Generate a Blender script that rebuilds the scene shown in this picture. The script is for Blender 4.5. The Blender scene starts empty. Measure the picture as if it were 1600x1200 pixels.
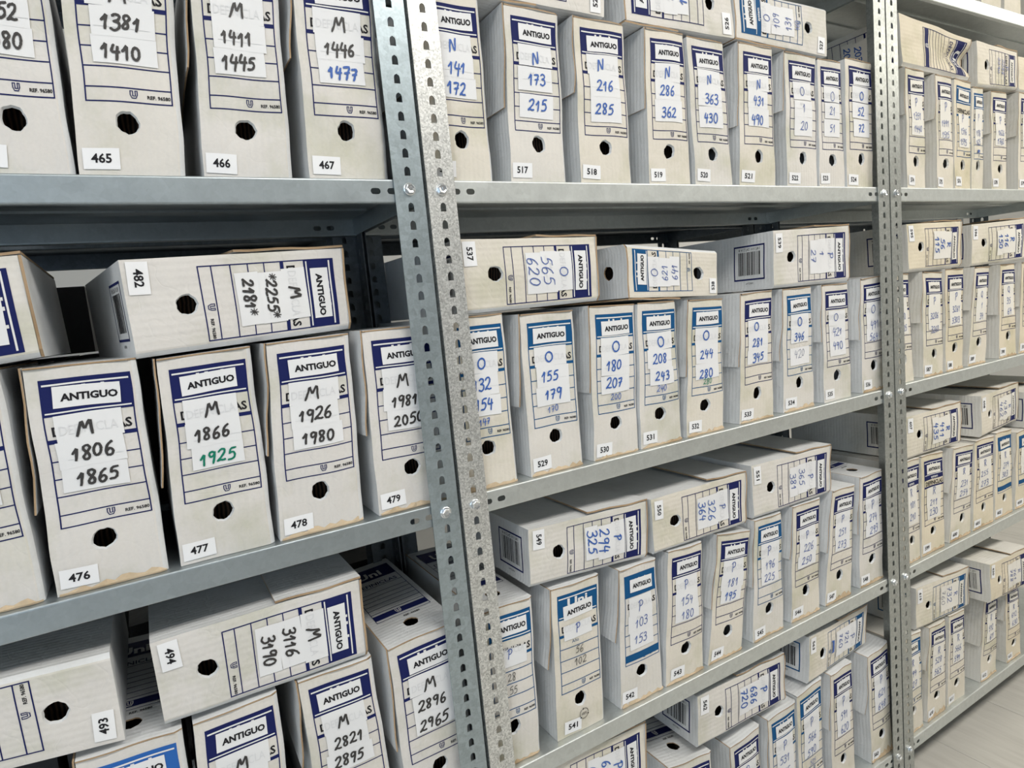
import bpy, math, random
import numpy as np
from mathutils import Matrix, Vector

C = bpy.context.scene.collection
SC = bpy.context.scene
PI = math.pi

# ------------------------------------------------------------------ camera
cam = bpy.data.cameras.new('camera')
cam_o = bpy.data.objects.new('camera', cam); C.objects.link(cam_o)
cam.sensor_width = 36.0; cam.lens = 22.4945; cam.clip_start = 0.02
cam_o.matrix_world = Matrix(((0.85839, 0.142449, -0.492823, -0.36136), (-0.503953, 0.054561, -0.862006, -0.87021),
                             (-0.095903, 0.988297, 0.118622, -0.17921), (0, 0, 0, 1)))
SC.camera = cam_o

# ------------------------------------------------------------------ world, exposure, large lights
w = bpy.data.worlds.new('world'); SC.world = w; w.use_nodes = True
bg = w.node_tree.nodes['Background']; bg.inputs[0].default_value = (0.80, 0.88, 1.0, 1); bg.inputs[1].default_value = 0.02
vs = SC.view_settings
vs.view_transform = 'Standard'; vs.look = 'None'; vs.gamma = 1.0; vs.use_curve_mapping = False
vs.exposure = 0.13

CEIL = 1.30
def area(name, loc, sx, sy, power, col, rot=(0, 0, 0)):
    l = bpy.data.lights.new(name, 'AREA'); l.shape = 'RECTANGLE'; l.size = sx; l.size_y = sy
    l.energy = power; l.color = col
    o = bpy.data.objects.new(name, l); C.objects.link(o); o.location = loc; o.rotation_euler = rot
    return o
LAMPS = [(-1.6, -1.35), (0.4, -1.35), (2.4, -1.35), (4.4, -1.35), (0.4, 1.7), (2.8, 1.7)]
for i, (x, y) in enumerate(LAMPS):
    area('ceiling_lamp_light', (x, y, CEIL - 0.035), 1.1, 0.55, (17, 22, 28, 34, 0.4, 5)[i], ((1.0, 0.98, 0.95), (1.0, 0.97, 0.92), (1.0, 0.95, 0.86), (1.0, 0.94, 0.83), (1, 1, 1), (1, 0.98, 0.95))[i])
# daylight through the windows of the wall behind the photographer, towards the left
area('window_light', (-2.6, -3.35, 0.1), 2.4, 1.5, 30, (0.68, 0.84, 1.0), (PI / 2, 0, math.radians(-18)))

# ------------------------------------------------------------------ materials
MATS = {}
def nd(nt, typ, **kw):
    n = nt.nodes.new(typ)
    for k, v in kw.items():
        if k in n.inputs.keys(): n.inputs[k].default_value = v
        else: setattr(n, k, v)
    return n
def base_mat(name, col, rough=0.6, metal=0.0, spec=0.4):
    m = bpy.data.materials.new(name); m.use_nodes = True
    b = m.node_tree.nodes['Principled BSDF']
    b.inputs['Base Color'].default_value = (*col, 1); b.inputs['Roughness'].default_value = rough
    b.inputs['Metallic'].default_value = metal; b.inputs['Specular IOR Level'].default_value = spec
    m.diffuse_color = (*col, 1)
    MATS[name] = m
    return m
def ramp(nt, src, stops):
    r = nt.nodes.new('ShaderNodeValToRGB')
    el = r.color_ramp.elements
    while len(el) < len(stops): el.new(0.5)
    for e, (p, c) in zip(el, stops): e.position = p; e.color = (*c, 1)
    nt.links.new(src, r.inputs[0]); return r
def card(name, col, stain, lines=0.0, rough=0.55):
    """painted corrugated cardboard: flutes, crumples, handling stains"""
    m = base_mat(name, col, rough, 0, 0.35); nt = m.node_tree; L = nt.links
    b = nt.nodes['Principled BSDF']
    tc = nd(nt, 'ShaderNodeTexCoord'); uv = tc.outputs['UV']; oi = nd(nt, 'ShaderNodeObjectInfo')
    add = nd(nt, 'ShaderNodeVectorMath', operation='ADD'); L.new(tc.outputs['Object'], add.inputs[0]); L.new(oi.outputs['Location'], add.inputs[1])
    n1 = nd(nt, 'ShaderNodeTexNoise', Scale=9.0, Detail=5.0, Roughness=0.6); L.new(add.outputs[0], n1.inputs['Vector'])
    r = ramp(nt, n1.outputs['Fac'], [(0.30, tuple(c * s for c, s in zip(col, stain))), (0.52, col), (0.8, tuple(min(1, c * 1.04) for c in col))])
    n2 = nd(nt, 'ShaderNodeTexNoise', Scale=300.0, Detail=2.0); L.new(tc.outputs['Object'], n2.inputs['Vector'])
    mx = nd(nt, 'ShaderNodeMix', data_type='RGBA', blend_type='MULTIPLY'); mx.inputs['Factor'].default_value = 0.10
    L.new(r.outputs[0], mx.inputs['A']); L.new(n2.outputs['Fac'], mx.inputs['B'])
    L.new(mx.outputs['Result'], b.inputs['Base Color'])
    wv = nd(nt, 'ShaderNodeTexWave', wave_type='BANDS', bands_direction='X', Scale=36.0, Distortion=0.6); wv.inputs['Detail Scale'].default_value = 2.0
    L.new(uv, wv.inputs['Vector'])
    n3 = nd(nt, 'ShaderNodeTexNoise', Scale=10.0, Detail=3.0, Roughness=0.5, Distortion=0.35); L.new(add.outputs[0], n3.inputs['Vector'])
    vo = nd(nt, 'ShaderNodeTexVoronoi', feature='DISTANCE_TO_EDGE', Scale=13.0); 
    ds = nd(nt, 'ShaderNodeMix', data_type='RGBA'); ds.inputs['Factor'].default_value = 0.35
    L.new(add.outputs[0], ds.inputs['A']); L.new(n3.outputs['Color'], ds.inputs['B']); L.new(ds.outputs['Result'], vo.inputs['Vector'])
    cr = ramp(nt, vo.outputs['Distance'], [(0.0, (0.0, 0.0, 0.0)), (0.06, (1, 1, 1))])
    b1 = nd(nt, 'ShaderNodeBump', Strength=lines, Distance=0.0012); L.new(wv.outputs['Fac'], b1.inputs['Height'])
    b2 = nd(nt, 'ShaderNodeBump', Strength=0.55, Distance=0.010); L.new(n3.outputs['Fac'], b2.inputs['Height']); L.new(b1.outputs[0], b2.inputs['Normal'])
    b3 = nd(nt, 'ShaderNodeBump', Strength=0.09, Distance=0.002); L.new(cr.outputs[0], b3.inputs['Height']); L.new(b2.outputs[0], b3.inputs['Normal'])
    L.new(b3.outputs[0], b.inputs['Normal'])
    return m
def steel(name, col, rough, speck, scale, metal=0.85):
    m = base_mat(name, col, rough, metal, 0.5); nt = m.node_tree; L = nt.links; b = nt.nodes['Principled BSDF']
    tc = nd(nt, 'ShaderNodeTexCoord')
    v = nd(nt, 'ShaderNodeTexVoronoi', Scale=scale); L.new(tc.outputs['Object'], v.inputs['Vector'])
    n = nd(nt, 'ShaderNodeTexNoise', Scale=scale * 2.2, Detail=3.0); L.new(tc.outputs['Object'], n.inputs['Vector'])
    mx = nd(nt, 'ShaderNodeMix', data_type='RGBA'); mx.inputs['Factor'].default_value = 0.6
    L.new(v.outputs['Color'], mx.inputs['A']); L.new(n.outputs['Fac'], mx.inputs['B'])
    r = ramp(nt, mx.outputs['Result'], [(0.25, tuple(c * (1 - speck) for c in col)), (0.75, tuple(min(1, c * (1 + speck)) for c in col))])
    L.new(r.outputs[0], b.inputs['Base Color'])
    n2 = nd(nt, 'ShaderNodeTexNoise', Scale=22.0, Detail=4.0); L.new(tc.outputs['Object'], n2.inputs['Vector'])
    mr = nd(nt, 'ShaderNodeMapRange'); mr.inputs['To Min'].default_value = rough - 0.08; mr.inputs['To Max'].default_value = rough + 0.12
    L.new(n2.outputs['Fac'], mr.inputs['Value']); L.new(mr.outputs[0], b.inputs['Roughness'])
    bp = nd(nt, 'ShaderNodeBump', Strength=0.12, Distance=0.0006); L.new(n.outputs['Fac'], bp.inputs['Height']); L.new(bp.outputs[0], b.inputs['Normal'])
    return m
ST = (0.80, 0.82, 0.72)
for i, c in enumerate([(0.705, 0.675, 0.64), (0.715, 0.68, 0.63), (0.725, 0.675, 0.59), (0.745, 0.69, 0.585), (0.75, 0.67, 0.52)]):  # the yellowest steps carry the right unit's warm light in their colour
    card('card_front_%d' % i, c, ST, 0.14)
card('card_side', (0.72, 0.73, 0.735), (0.88, 0.88, 0.87), 0.22)  # less yellowed than the fronts; cool window light also put into the colour
card('card_side_warm_lit', (0.75, 0.73, 0.68), (0.86, 0.85, 0.80), 0.22)  # right unit's sides, with the warm light there mixed into the colour
card('shaded_card', (0.045, 0.043, 0.045), (0.8, 0.8, 0.8), 0.2)  # near-black colour carries the deep shade behind the front units
card('kraft', (0.40, 0.28, 0.17), (0.7, 0.66, 0.6), 0.3, 0.8)
card('worn_fold', (0.60, 0.47, 0.32), (0.62, 0.55, 0.45), 0.2, 0.75)
base_mat('navy_print', (0.010, 0.015, 0.092), 0.6, 0, 0.15); base_mat('blue_print', (0.007, 0.080, 0.215), 0.6, 0, 0.15)
base_mat('bright_blue_print', (0.015, 0.115, 0.42), 0.5)
base_mat('black_print', (0.018, 0.017, 0.020), 0.6, 0, 0.15); base_mat('grey_print', (0.70, 0.702, 0.71), 0.6)
base_mat('white_print', (0.74, 0.735, 0.72), 0.55)
base_mat('paper_white', (0.77, 0.77, 0.775), 0.6); base_mat('paper_warm_lit', (0.775, 0.75, 0.69), 0.6)  # the second paper has the right unit's warm light in its colour
base_mat('sticker_white', (0.84, 0.84, 0.85), 0.45)
base_mat('ink_black', (0.040, 0.037, 0.036), 0.5); base_mat('ink_blue', (0.038, 0.115, 0.40), 0.5)
base_mat('ink_pen', (0.075, 0.125, 0.36), 0.5); base_mat('ink_green', (0.0, 0.19, 0.115), 0.5); base_mat('ink_grey', (0.17, 0.19, 0.28), 0.5)
def pages():
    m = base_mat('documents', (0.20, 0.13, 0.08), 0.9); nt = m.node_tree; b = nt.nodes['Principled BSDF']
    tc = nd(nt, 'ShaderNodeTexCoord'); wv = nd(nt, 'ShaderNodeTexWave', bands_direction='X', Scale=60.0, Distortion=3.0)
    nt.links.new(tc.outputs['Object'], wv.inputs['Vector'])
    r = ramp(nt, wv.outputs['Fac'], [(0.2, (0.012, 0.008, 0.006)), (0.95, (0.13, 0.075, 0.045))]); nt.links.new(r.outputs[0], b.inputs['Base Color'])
pages()
steel('steel_post_blue', (0.40, 0.465, 0.495), 0.40, 0.16, 130.0)
steel('steel_post_bright', (0.70, 0.71, 0.69), 0.40, 0.42, 420.0)
steel('steel_post_plain', (0.43, 0.45, 0.435), 0.40, 0.20, 200.0)
steel('steel_shelf_dim_reflection', (0.39, 0.435, 0.455), 0.42, 0.07, 90.0)  # left unit: dark surroundings mirrored in its lips, put into the colour
steel('steel_shelf', (0.64, 0.67, 0.66), 0.42, 0.07, 90.0)
steel('steel_shaded', (0.17, 0.195, 0.215), 0.45, 0.15, 120.0)  # galvanised steel darkened in colour for the shade at the rear
steel('bolt_zinc', (0.78, 0.80, 0.82), 0.22, 0.10, 300.0, 1.0)
def plaster(name, col):
    m = base_mat(name, col, 0.85); nt = m.node_tree; b = nt.nodes['Principled BSDF']
    tc = nd(nt, 'ShaderNodeTexCoord'); n = nd(nt, 'ShaderNodeTexNoise', Scale=60.0, Detail=4.0); nt.links.new(tc.outputs['Object'], n.inputs['Vector'])
    bp = nd(nt, 'ShaderNodeBump', Strength=0.1, Distance=0.002); nt.links.new(n.outputs['Fac'], bp.inputs['Height']); nt.links.new(bp.outputs[0], b.inputs['Normal'])
plaster('wall_paint', (0.78, 0.775, 0.75)); plaster('wall_paint_dimmed', (0.30, 0.31, 0.33)); plaster('ceiling_paint', (0.82, 0.82, 0.80))
def tile():
    m = base_mat('floor_tile', (0.50, 0.48, 0.44), 0.38); nt = m.node_tree; b = nt.nodes['Principled BSDF']
    tc = nd(nt, 'ShaderNodeTexCoord'); mp = nd(nt, 'ShaderNodeMapping'); mp.inputs['Scale'].default_value = (14, 1.6, 1)
    nt.links.new(tc.outputs['Object'], mp.inputs['Vector'])
    n = nd(nt, 'ShaderNodeTexNoise', Scale=3.0, Detail=6.0, Roughness=0.6); nt.links.new(mp.outputs[0], n.inputs['Vector'])
    r = ramp(nt, n.outputs['Fac'], [(0.3, (0.45, 0.435, 0.40)), (0.7, (0.54, 0.525, 0.485))]); nt.links.new(r.outputs[0], b.inputs['Base Color'])
tile(); base_mat('grout', (0.60, 0.59, 0.56), 0.9)
lm = base_mat('lamp_diffuser', (0.9, 0.9, 0.88), 0.4); lb = lm.node_tree.nodes['Principled BSDF']
lb.inputs['Emission Color'].default_value = (1, 0.97, 0.9, 1); lb.inputs['Emission Strength'].default_value = 3.0
base_mat('lamp_frame_paint', (0.8, 0.8, 0.8), 0.4)
gm = base_mat('window_glass', (0.9, 0.95, 1.0), 0.05); gb = gm.node_tree.nodes['Principled BSDF']
gb.inputs['Transmission Weight'].default_value = 1.0; gb.inputs['IOR'].default_value = 1.02

# ------------------------------------------------------------------ object helpers
def link_mesh(name, verts, faces, mats, fmat=None, parent=None, uvs=None, smooth=False):
    me = bpy.data.meshes.new(name)
    me.from_pydata([tuple(map(float, v)) for v in verts], [], faces)
    for m in (mats if isinstance(mats, (list, tuple)) else [mats]): me.materials.append(MATS[m])
    if fmat is not None: me.polygons.foreach_set('material_index', fmat)
    if smooth: me.polygons.foreach_set('use_smooth', [True] * len(faces))
    if uvs is not None:
        ul = me.uv_layers.new(name='UVMap'); li = np.empty(len(me.loops), dtype=np.int32); me.loops.foreach_get('vertex_index', li)
        ul.data.foreach_set('uv', np.asarray(uvs, dtype=np.float32)[li].ravel())
    me.update()
    o = bpy.data.objects.new(name, me); C.objects.link(o)
    if parent is not None: o.parent = parent
    return o
def empty(name, loc, label=None, cat=None, group=None, rz=0.0):
    o = bpy.data.objects.new(name, None); C.objects.link(o); o.location = loc; o.rotation_euler = (0, 0, rz)
    o.empty_display_size = 0.05
    if label: o['label'] = label
    if cat: o['category'] = cat
    if group: o['group'] = group
    return o
class MB:
    def __init__(s): s.v = []; s.f = []; s.m = []
    def box(s, x0, x1, y0, y1, z0, z1, m=0):
        b = len(s.v)
        s.v += [(x0, y0, z0), (x1, y0, z0), (x1, y1, z0), (x0, y1, z0), (x0, y0, z1), (x1, y0, z1), (x1, y1, z1), (x0, y1, z1)]
        for q in ((0, 3, 2, 1), (4, 5, 6, 7), (0, 1, 5, 4), (1, 2, 6, 5), (2, 3, 7, 6), (3, 0, 4, 7)):
            s.f.append(tuple(b + i for i in q)); s.m.append(m)
    def quad(s, a, b_, c, d, m=0):
        b = len(s.v); s.v += [a, b_, c, d]; s.f.append((b, b + 1, b + 2, b + 3)); s.m.append(m)
    def build(s, name, mats, parent=None, **k): return link_mesh(name, s.v, s.f, mats, s.m, parent, **k)

# ------------------------------------------------------------------ room
FLOOR = -1.53
def plane_box(name, b, mat):
    m = MB(); m.box(*b); o = m.build(name, mat); o['kind'] = 'structure'; return o
fl = plane_box('floor', (-4.2, 6.2, -3.6, 2.3, FLOOR - 0.10, FLOOR - 0.0015), 'grout')
tile_mesh = None
TW, TL_ = 0.295, 1.19
n_tile = 0
for i in range(-3, 20):                         # plank tiles of the aisle that can be seen or nearly so
    for j in range(-4, 2):
        x0 = 0.27 + i * TW; y0 = j * TL_ + (0.62 if i % 2 else 0.75)
        if x0 < -0.2 or x0 > 5.2: continue
        if tile_mesh is None:
            m = MB(); m.box(0.0012, TW - 0.0012, 0.0012, TL_ - 0.0012, -0.006, 0.0)
            t = m.build('floor_tile', 'floor_tile', fl); tile_mesh = t.data
        else:
            t = bpy.data.objects.new('floor_tile', tile_mesh); C.objects.link(t); t.parent = fl
        t.location = (x0, y0, FLOOR + random.Random(i * 31 + j).uniform(-0.0004, 0.0))
plane_box('ceiling', (-4.2, 6.2, -3.6, 2.3, CEIL, CEIL + 0.1), 'ceiling_paint')
plane_box('wall_back', (-4.2, 6.2, 2.2, 2.3, FLOOR, CEIL), 'wall_paint')
plane_box('wall_right', (6.1, 6.2, -3.6, 2.2, FLOOR, CEIL), 'wall_paint')
plane_box('wall_left', (-4.2, -4.1, -3.6, 2.2, FLOOR, CEIL), 'wall_paint')
m = MB()                                          # wall behind the photographer, with one window opening
X0, X1, Z0, Z1 = -3.9, -1.3, -0.65, 0.85
m.box(-4.2, X0, -3.6, -3.5, FLOOR, CEIL); m.box(X1, 6.2, -3.6, -3.5, FLOOR, CEIL)
m.box(X0, X1, -3.6, -3.5, FLOOR, Z0); m.box(X0, X1, -3.6, -3.5, Z1, CEIL)
wf = m.build('wall_front', 'wall_paint_dimmed'); wf['kind'] = 'structure'  # greyed to cut bounce light, standing in for unseen racks opposite
m = MB()
for x in (X0, (X0 + X1) / 2 - 0.03, X1 - 0.06): m.box(x, x + 0.06, -3.58, -3.52, Z0, Z1)
for z in (Z0, Z1 - 0.06): m.box(X0 + 0.06, X1 - 0.06, -3.58, -3.52, z, z + 0.06)
wn = m.build('window_1', 'lamp_frame_paint'); wn['kind'] = 'structure'
m = MB(); m.box(X0 + 0.06, X1 - 0.06, -3.556, -3.55, Z0 + 0.06, Z1 - 0.06); m.build('pane', 'window_glass', wn)
for i, (x, y) in enumerate(LAMPS):
    t = empty('ceiling_light', (x, y, CEIL), 'white ceiling light panel %s' % ('at far left of the front aisle', 'above the middle of the front aisle', 'above the right of the front aisle', 'at far right end of the front aisle', 'behind the middle shelving units', 'behind the right shelving units')[i], 'lamp', 'ceiling light panels')
    m = MB(); m.box(-0.6, 0.6, -0.3, 0.3, -0.022, -0.0005); m.build('frame', 'lamp_frame_paint', t)
    m = MB(); m.box(-0.57, 0.57, -0.27, 0.27, -0.028, -0.0225); m.build('diffuser', 'lamp_diffuser', t)

# ------------------------------------------------------------------ slotted-angle shelving
PITCH = 0.025
def flange(mb, wdt, z0, n, axis, x_start, face, sgn):
    """strip of slotted angle; axis 'x': in the XZ plane at y=face, 'y': in the YZ plane at x=face; sgn = thickness direction"""
    T = 0.0016; c = wdt / 2
    inner = [(-.0044, -.0064), (0, -.0064), (.0044, -.0064), (.0044, .0016), (.0032, .0048), (0, .0066), (-.0032, .0048), (-.0044, .0016)]
    outer = [(-c, -.0125), (0, -.0125), (c, -.0125), (c, .0016), (c, .0125), (0, .0125), (-c, .0125), (-c, .0016)]
    def pt(u, v, t):
        a = x_start + c + u
        return (a, face + sgn * t, v) if axis == 'x' else (face + sgn * t, a, v)
    for k in range(n):
        zc = z0 + k * PITCH
        b = len(mb.v)
        for t in (0, T):
            for (u, v) in outer: mb.v.append(pt(u, zc + v, t))
            for (u, v) in inner: mb.v.append(pt(u, zc + v, t))
        for i in range(8):
            j = (i + 1) % 8
            mb.f.append((b + i, b + j, b + 8 + j, b + 8 + i)); mb.f.append((b + 16 + j, b + 16 + i, b + 24 + i, b + 24 + j))
            mb.f.append((b + 8 + i, b + 8 + j, b + 24 + j, b + 24 + i)); mb.m += [0, 0, 0]
        for i in (2, 3, 6, 7):
            j = (i + 1) % 8
            mb.f.append((b + j, b + i, b + 16 + i, b + 16 + j)); mb.m.append(0)
NPOST = 113; PZ0 = FLOOR + 0.0125 + 0.0055   # slot grid lined up with the bolts
PZ0 = -61 * PITCH + 0.0125 - 0.0125
POST = {}
def post_mesh(mir):
    """front post: front flange 44 mm, side flange 40 mm going back; mir: side flange on the left edge"""
    if mir in POST: return POST[mir]
    mb = MB()
    flange(mb, 0.0445, PZ0, NPOST, 'x', -0.02225, 0.0, 1)
    flange(mb, 0.0400, PZ0, NPOST, 'y', 0.0016, (-0.02225 if mir else 0.02225), (1 if mir else -1))
    o = mb.build('post', 'steel_post_plain'); POST[mir] = o.data
    C.objects.unlink(o); bpy.data.objects.remove(o)
    return POST[mir]
def post(parent, x, y, mir, mat, back=False):
    me = post_mesh(mir != back)
    if mat != 'steel_post_plain':
        key = (mir != back, mat)
        if key not in POST:
            me = me.copy(); me.materials[0] = MATS[mat]; POST[key] = me
        me = POST[key]
    o = bpy.data.objects.new('post', me); C.objects.link(o); o.parent = parent; o.location = (x, y, 0)
    if back: o.rotation_euler = (0, 0, PI)
    return o
SHELF = {}
def slot_cells(mb, x0, x1, z0, z1, y, slots, T=0.001):
    """flat lip with oblong slots cut through"""
    xs = x0
    def strip(a, b):
        if b - a > 1e-5:
            mb.quad((a, y, z0), (b, y, z0), (b, y, z1), (a, y, z1)); mb.quad((b, y + T, z0), (a, y + T, z0), (a, y + T, z1), (b, y + T, z1))
    for cx in sorted(slots):
        hw = 0.0105; strip(xs, cx - hw)
        zc = -0.0022; r = 0.0043; L = 0.0028
        inn = []; out = []
        for i in range(16):
            a = 2 * PI * i / 16
            u = math.cos(a); v = math.sin(a)
            inn.append((cx + r * u + (L if u > 1e-6 else -L if u < -1e-6 else 0), zc + r * v))
            s = max(abs(u), abs(v)); uu, vv = u / s, v / s
            out.append((cx + hw * uu, zc + ((z1 - zc) * vv if vv > 0 else (zc - z0) * vv)))
        b = len(mb.v)
        for t in (0, T):
            mb.v += [(p, y + t, q) for p, q in out]; mb.v += [(p, y + t, q) for p, q in inn]
        for i in range(16):
            j = (i + 1) % 16
            mb.f += [(b + i, b + j, b + 16 + j, b + 16 + i), (b + 32 + j, b + 32 + i, b + 48 + i, b + 48 + j), (b + 16 + i, b + 16 + j, b + 48 + j, b + 48 + i)]
            mb.m += [0, 0, 0]
        xs = cx + hw
    strip(xs, x1)
DEP = 0.342
def shelf(parent, x0, x1, z, mat):
    key = (round(x1 - x0, 3), mat)
    if key not in SHELF:
        L = x1 - x0; mb = MB(); sl = [0.045, 0.069, L - 0.069, L - 0.045]
        def prof(pts):
            for (ya, za), (yb, zb) in zip(pts, pts[1:]): mb.quad((0, ya, za), (L, ya, za), (L, yb, zb), (0, yb, zb))
        # front edge: top roll, lip with slots, bottom roll and inward return
        prof([(.0030, .0118), (.0033, .0131), (.0042, .0141), (.0055, .0145), (DEP - .0055, .0145), (DEP - .0042, .0141), (DEP - .0033, .0131), (DEP - .003, .0118)][::-1])
        slot_cells(mb, 0, L, -.0165, .0118, .0030, sl); slot_cells(mb, 0, L, -.0165, .0118, DEP - .004, sl)
        prof([(.0030, -.0165), (.0034, -.0178), (.0046, -.0185), (.0125, -.0185), (.0137, -.0178), (.0139, -.0150), (.0129, -.0150), (.0125, -.0174), (.0048, -.0174), (.0040, -.0165)])
        prof([(DEP - y, q) for y, q in [(.0030, -.0165), (.0034, -.0178), (.0046, -.0185), (.0125, -.0185), (.0137, -.0178), (.0139, -.0150), (.0129, -.0150), (.0125, -.0174), (.0048, -.0174), (.0040, -.0165)]][::-1])
        mb.quad((L, .004, .0132), (0, .004, .0132), (0, DEP - .004, .0132), (L, DEP - .004, .0132))
        # end lips running front to back
        for xa in (0.0, L - .0012):
            mb.box(xa, xa + .0012, .0040, DEP - .0040, -.0170, .0130)
        # stiffening ribs pressed into the underside
        for yr in (0.115, 0.225): mb.box(.01, L - .01, yr, yr + .03, .0095, .0130)
        o = mb.build('shelf', mat); SHELF[key] = o.data; o.parent = parent
    else:
        o = bpy.data.objects.new('shelf', SHELF[key]); C.objects.link(o); o.parent = parent
    o.location = (x0, 0, z); return o
BOLT = []
def bolt(parent, x, y, z, ang=0.0, back=False):
    if not BOLT:
        mb = MB()
        def ring(r, y, n, ph=0.0): 
            b = len(mb.v); mb.v += [(r * math.cos(2 * PI * i / n + ph), y, r * math.sin(2 * PI * i / n + ph)) for i in range(n)]; return b
        def side(a, b, n):
            for i in range(n): mb.f.append((a + i, a + (i + 1) % n, b + (i + 1) % n, b + i)); mb.m.append(0)
        a = ring(.0088, 0, 24); b = ring(.0088, -.0012, 24); c = ring(.0078, -.0018, 24); side(a, b, 24); side(b, c, 24)
        mb.f.append(tuple(c + i for i in range(24))); mb.m.append(0)
        h0 = ring(.0072, -.0016, 6); h1 = ring(.0072, -.0055, 6); h2 = ring(.0060, -.0064, 6); h3 = ring(.0036, -.0058, 6)
        side(h0, h1, 6); side(h1, h2, 6); side(h2, h3, 6); mb.f.append(tuple(h3 + i for i in range(6))); mb.m.append(0)
        mb.box(-.0022, .0022, -.0064, -.0050, -.0005, .0005); mb.box(-.0005, .0005, -.0064, -.0050, -.0022, .0022)
        o = mb.build('bolt', 'bolt_zinc', parent); BOLT.append(o.data)
    else:
        o = bpy.data.objects.new('bolt', BOLT[0]); C.objects.link(o); o.parent = parent
    o.location = (x, y, z); o.rotation_euler = (0, ang, PI if back else 0)
LEVELS = {'E': 0.475, 'A': 0.0, 'B': -0.475, 'C': -0.95, 'D': -1.425}
PX = {'l': (-1.1275, 0.0), 'm': (0.0500, 1.1760), 'r': (1.2255, 2.3530)}
def unit(key, label, pm, y0=0.0, back=False, sm='steel_shelf', bolts=True):
    xa, xb = PX[key]
    t = empty('shelving_unit', (0, y0, FLOOR), label, 'shelf', 'galvanised slotted-angle shelving units')
    root = bpy.data.objects.new('dummy', None)
    def put(o): o.location.z -= FLOOR; return o
    put(post(t, xa, 0, True, pm[0])); put(post(t, xb, 0, False, pm[1]))
    put(post(t, xa, DEP + .002, True, pm[2], True)); put(post(t, xb, DEP + .002, False, pm[2], True))
    for i, (lv, z) in enumerate(LEVELS.items()):
        put(shelf(t, xa - .0203, xb + .0203, z, sm))
        if bolts:
            for k, x in enumerate((xa, xb)):
                bolt(t, x, 0, z - FLOOR, (i * 1.3 + k * 0.7)); bolt(t, x, DEP + .002, z - FLOOR, 0.4 * i, True)
    bpy.data.objects.remove(root)
    return t
unit('l', 'galvanised steel shelving unit at the left, its blue-grey slotted post beside the speckled bright one', ('steel_post_plain', 'steel_post_blue', 'steel_shaded'), sm='steel_shelf_dim_reflection')
unit('m', 'galvanised steel shelving unit in the middle, between the speckled post and the far posts', ('steel_post_bright', 'steel_post_plain', 'steel_shaded'))
unit('r', 'galvanised steel shelving unit at the right end, with pale tiled floor under its lowest shelf', ('steel_post_plain', 'steel_post_plain', 'steel_shaded'))
unit('l', 'shade-darkened steel shelving unit standing behind the left shelving unit, back to back', ('steel_shaded', 'steel_shaded', 'steel_shaded'), 0.385, sm='steel_shaded', bolts=False)
unit('m', 'shade-darkened steel shelving unit standing behind the middle shelving unit, back to back', ('steel_shaded', 'steel_shaded', 'steel_shaded'), 0.385, sm='steel_shaded', bolts=False)
unit('r', 'shade-darkened steel shelving unit standing behind the right shelving unit, back to back', ('steel_shaded', 'steel_shaded', 'steel_shaded'), 0.385, sm='steel_shaded', bolts=False)
# ------------------------------------------------------------------ lettering
TXT = {}
def text_geo(s, bold=0.0, res=2):
    """flat outline of a printed string, cap height 1, left edge at 0"""
    k = (s, bold, res)
    if k in TXT: return TXT[k]
    cu = bpy.data.curves.new('t', 'FONT'); cu.body = s; cu.offset = bold; cu.resolution_u = res; cu.fill_mode = 'FRONT'
    o = bpy.data.objects.new('t', cu); C.objects.link(o)
    dg = bpy.context.evaluated_depsgraph_get(); me = o.evaluated_get(dg).to_mesh()
    v = np.array([(p.co.x, p.co.y) for p in me.vertices], dtype=float).reshape(-1, 2); f = [tuple(p.vertices) for p in me.polygons]
    o.evaluated_get(dg).to_mesh_clear(); bpy.data.objects.remove(o); bpy.data.curves.remove(cu)
    v[:, 0] -= v[:, 0].min()
    cap = v[:, 1].max() if v[:, 1].max() > 0 else 1
    v /= cap
    TXT[k] = (v, f); return TXT[k]

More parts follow.
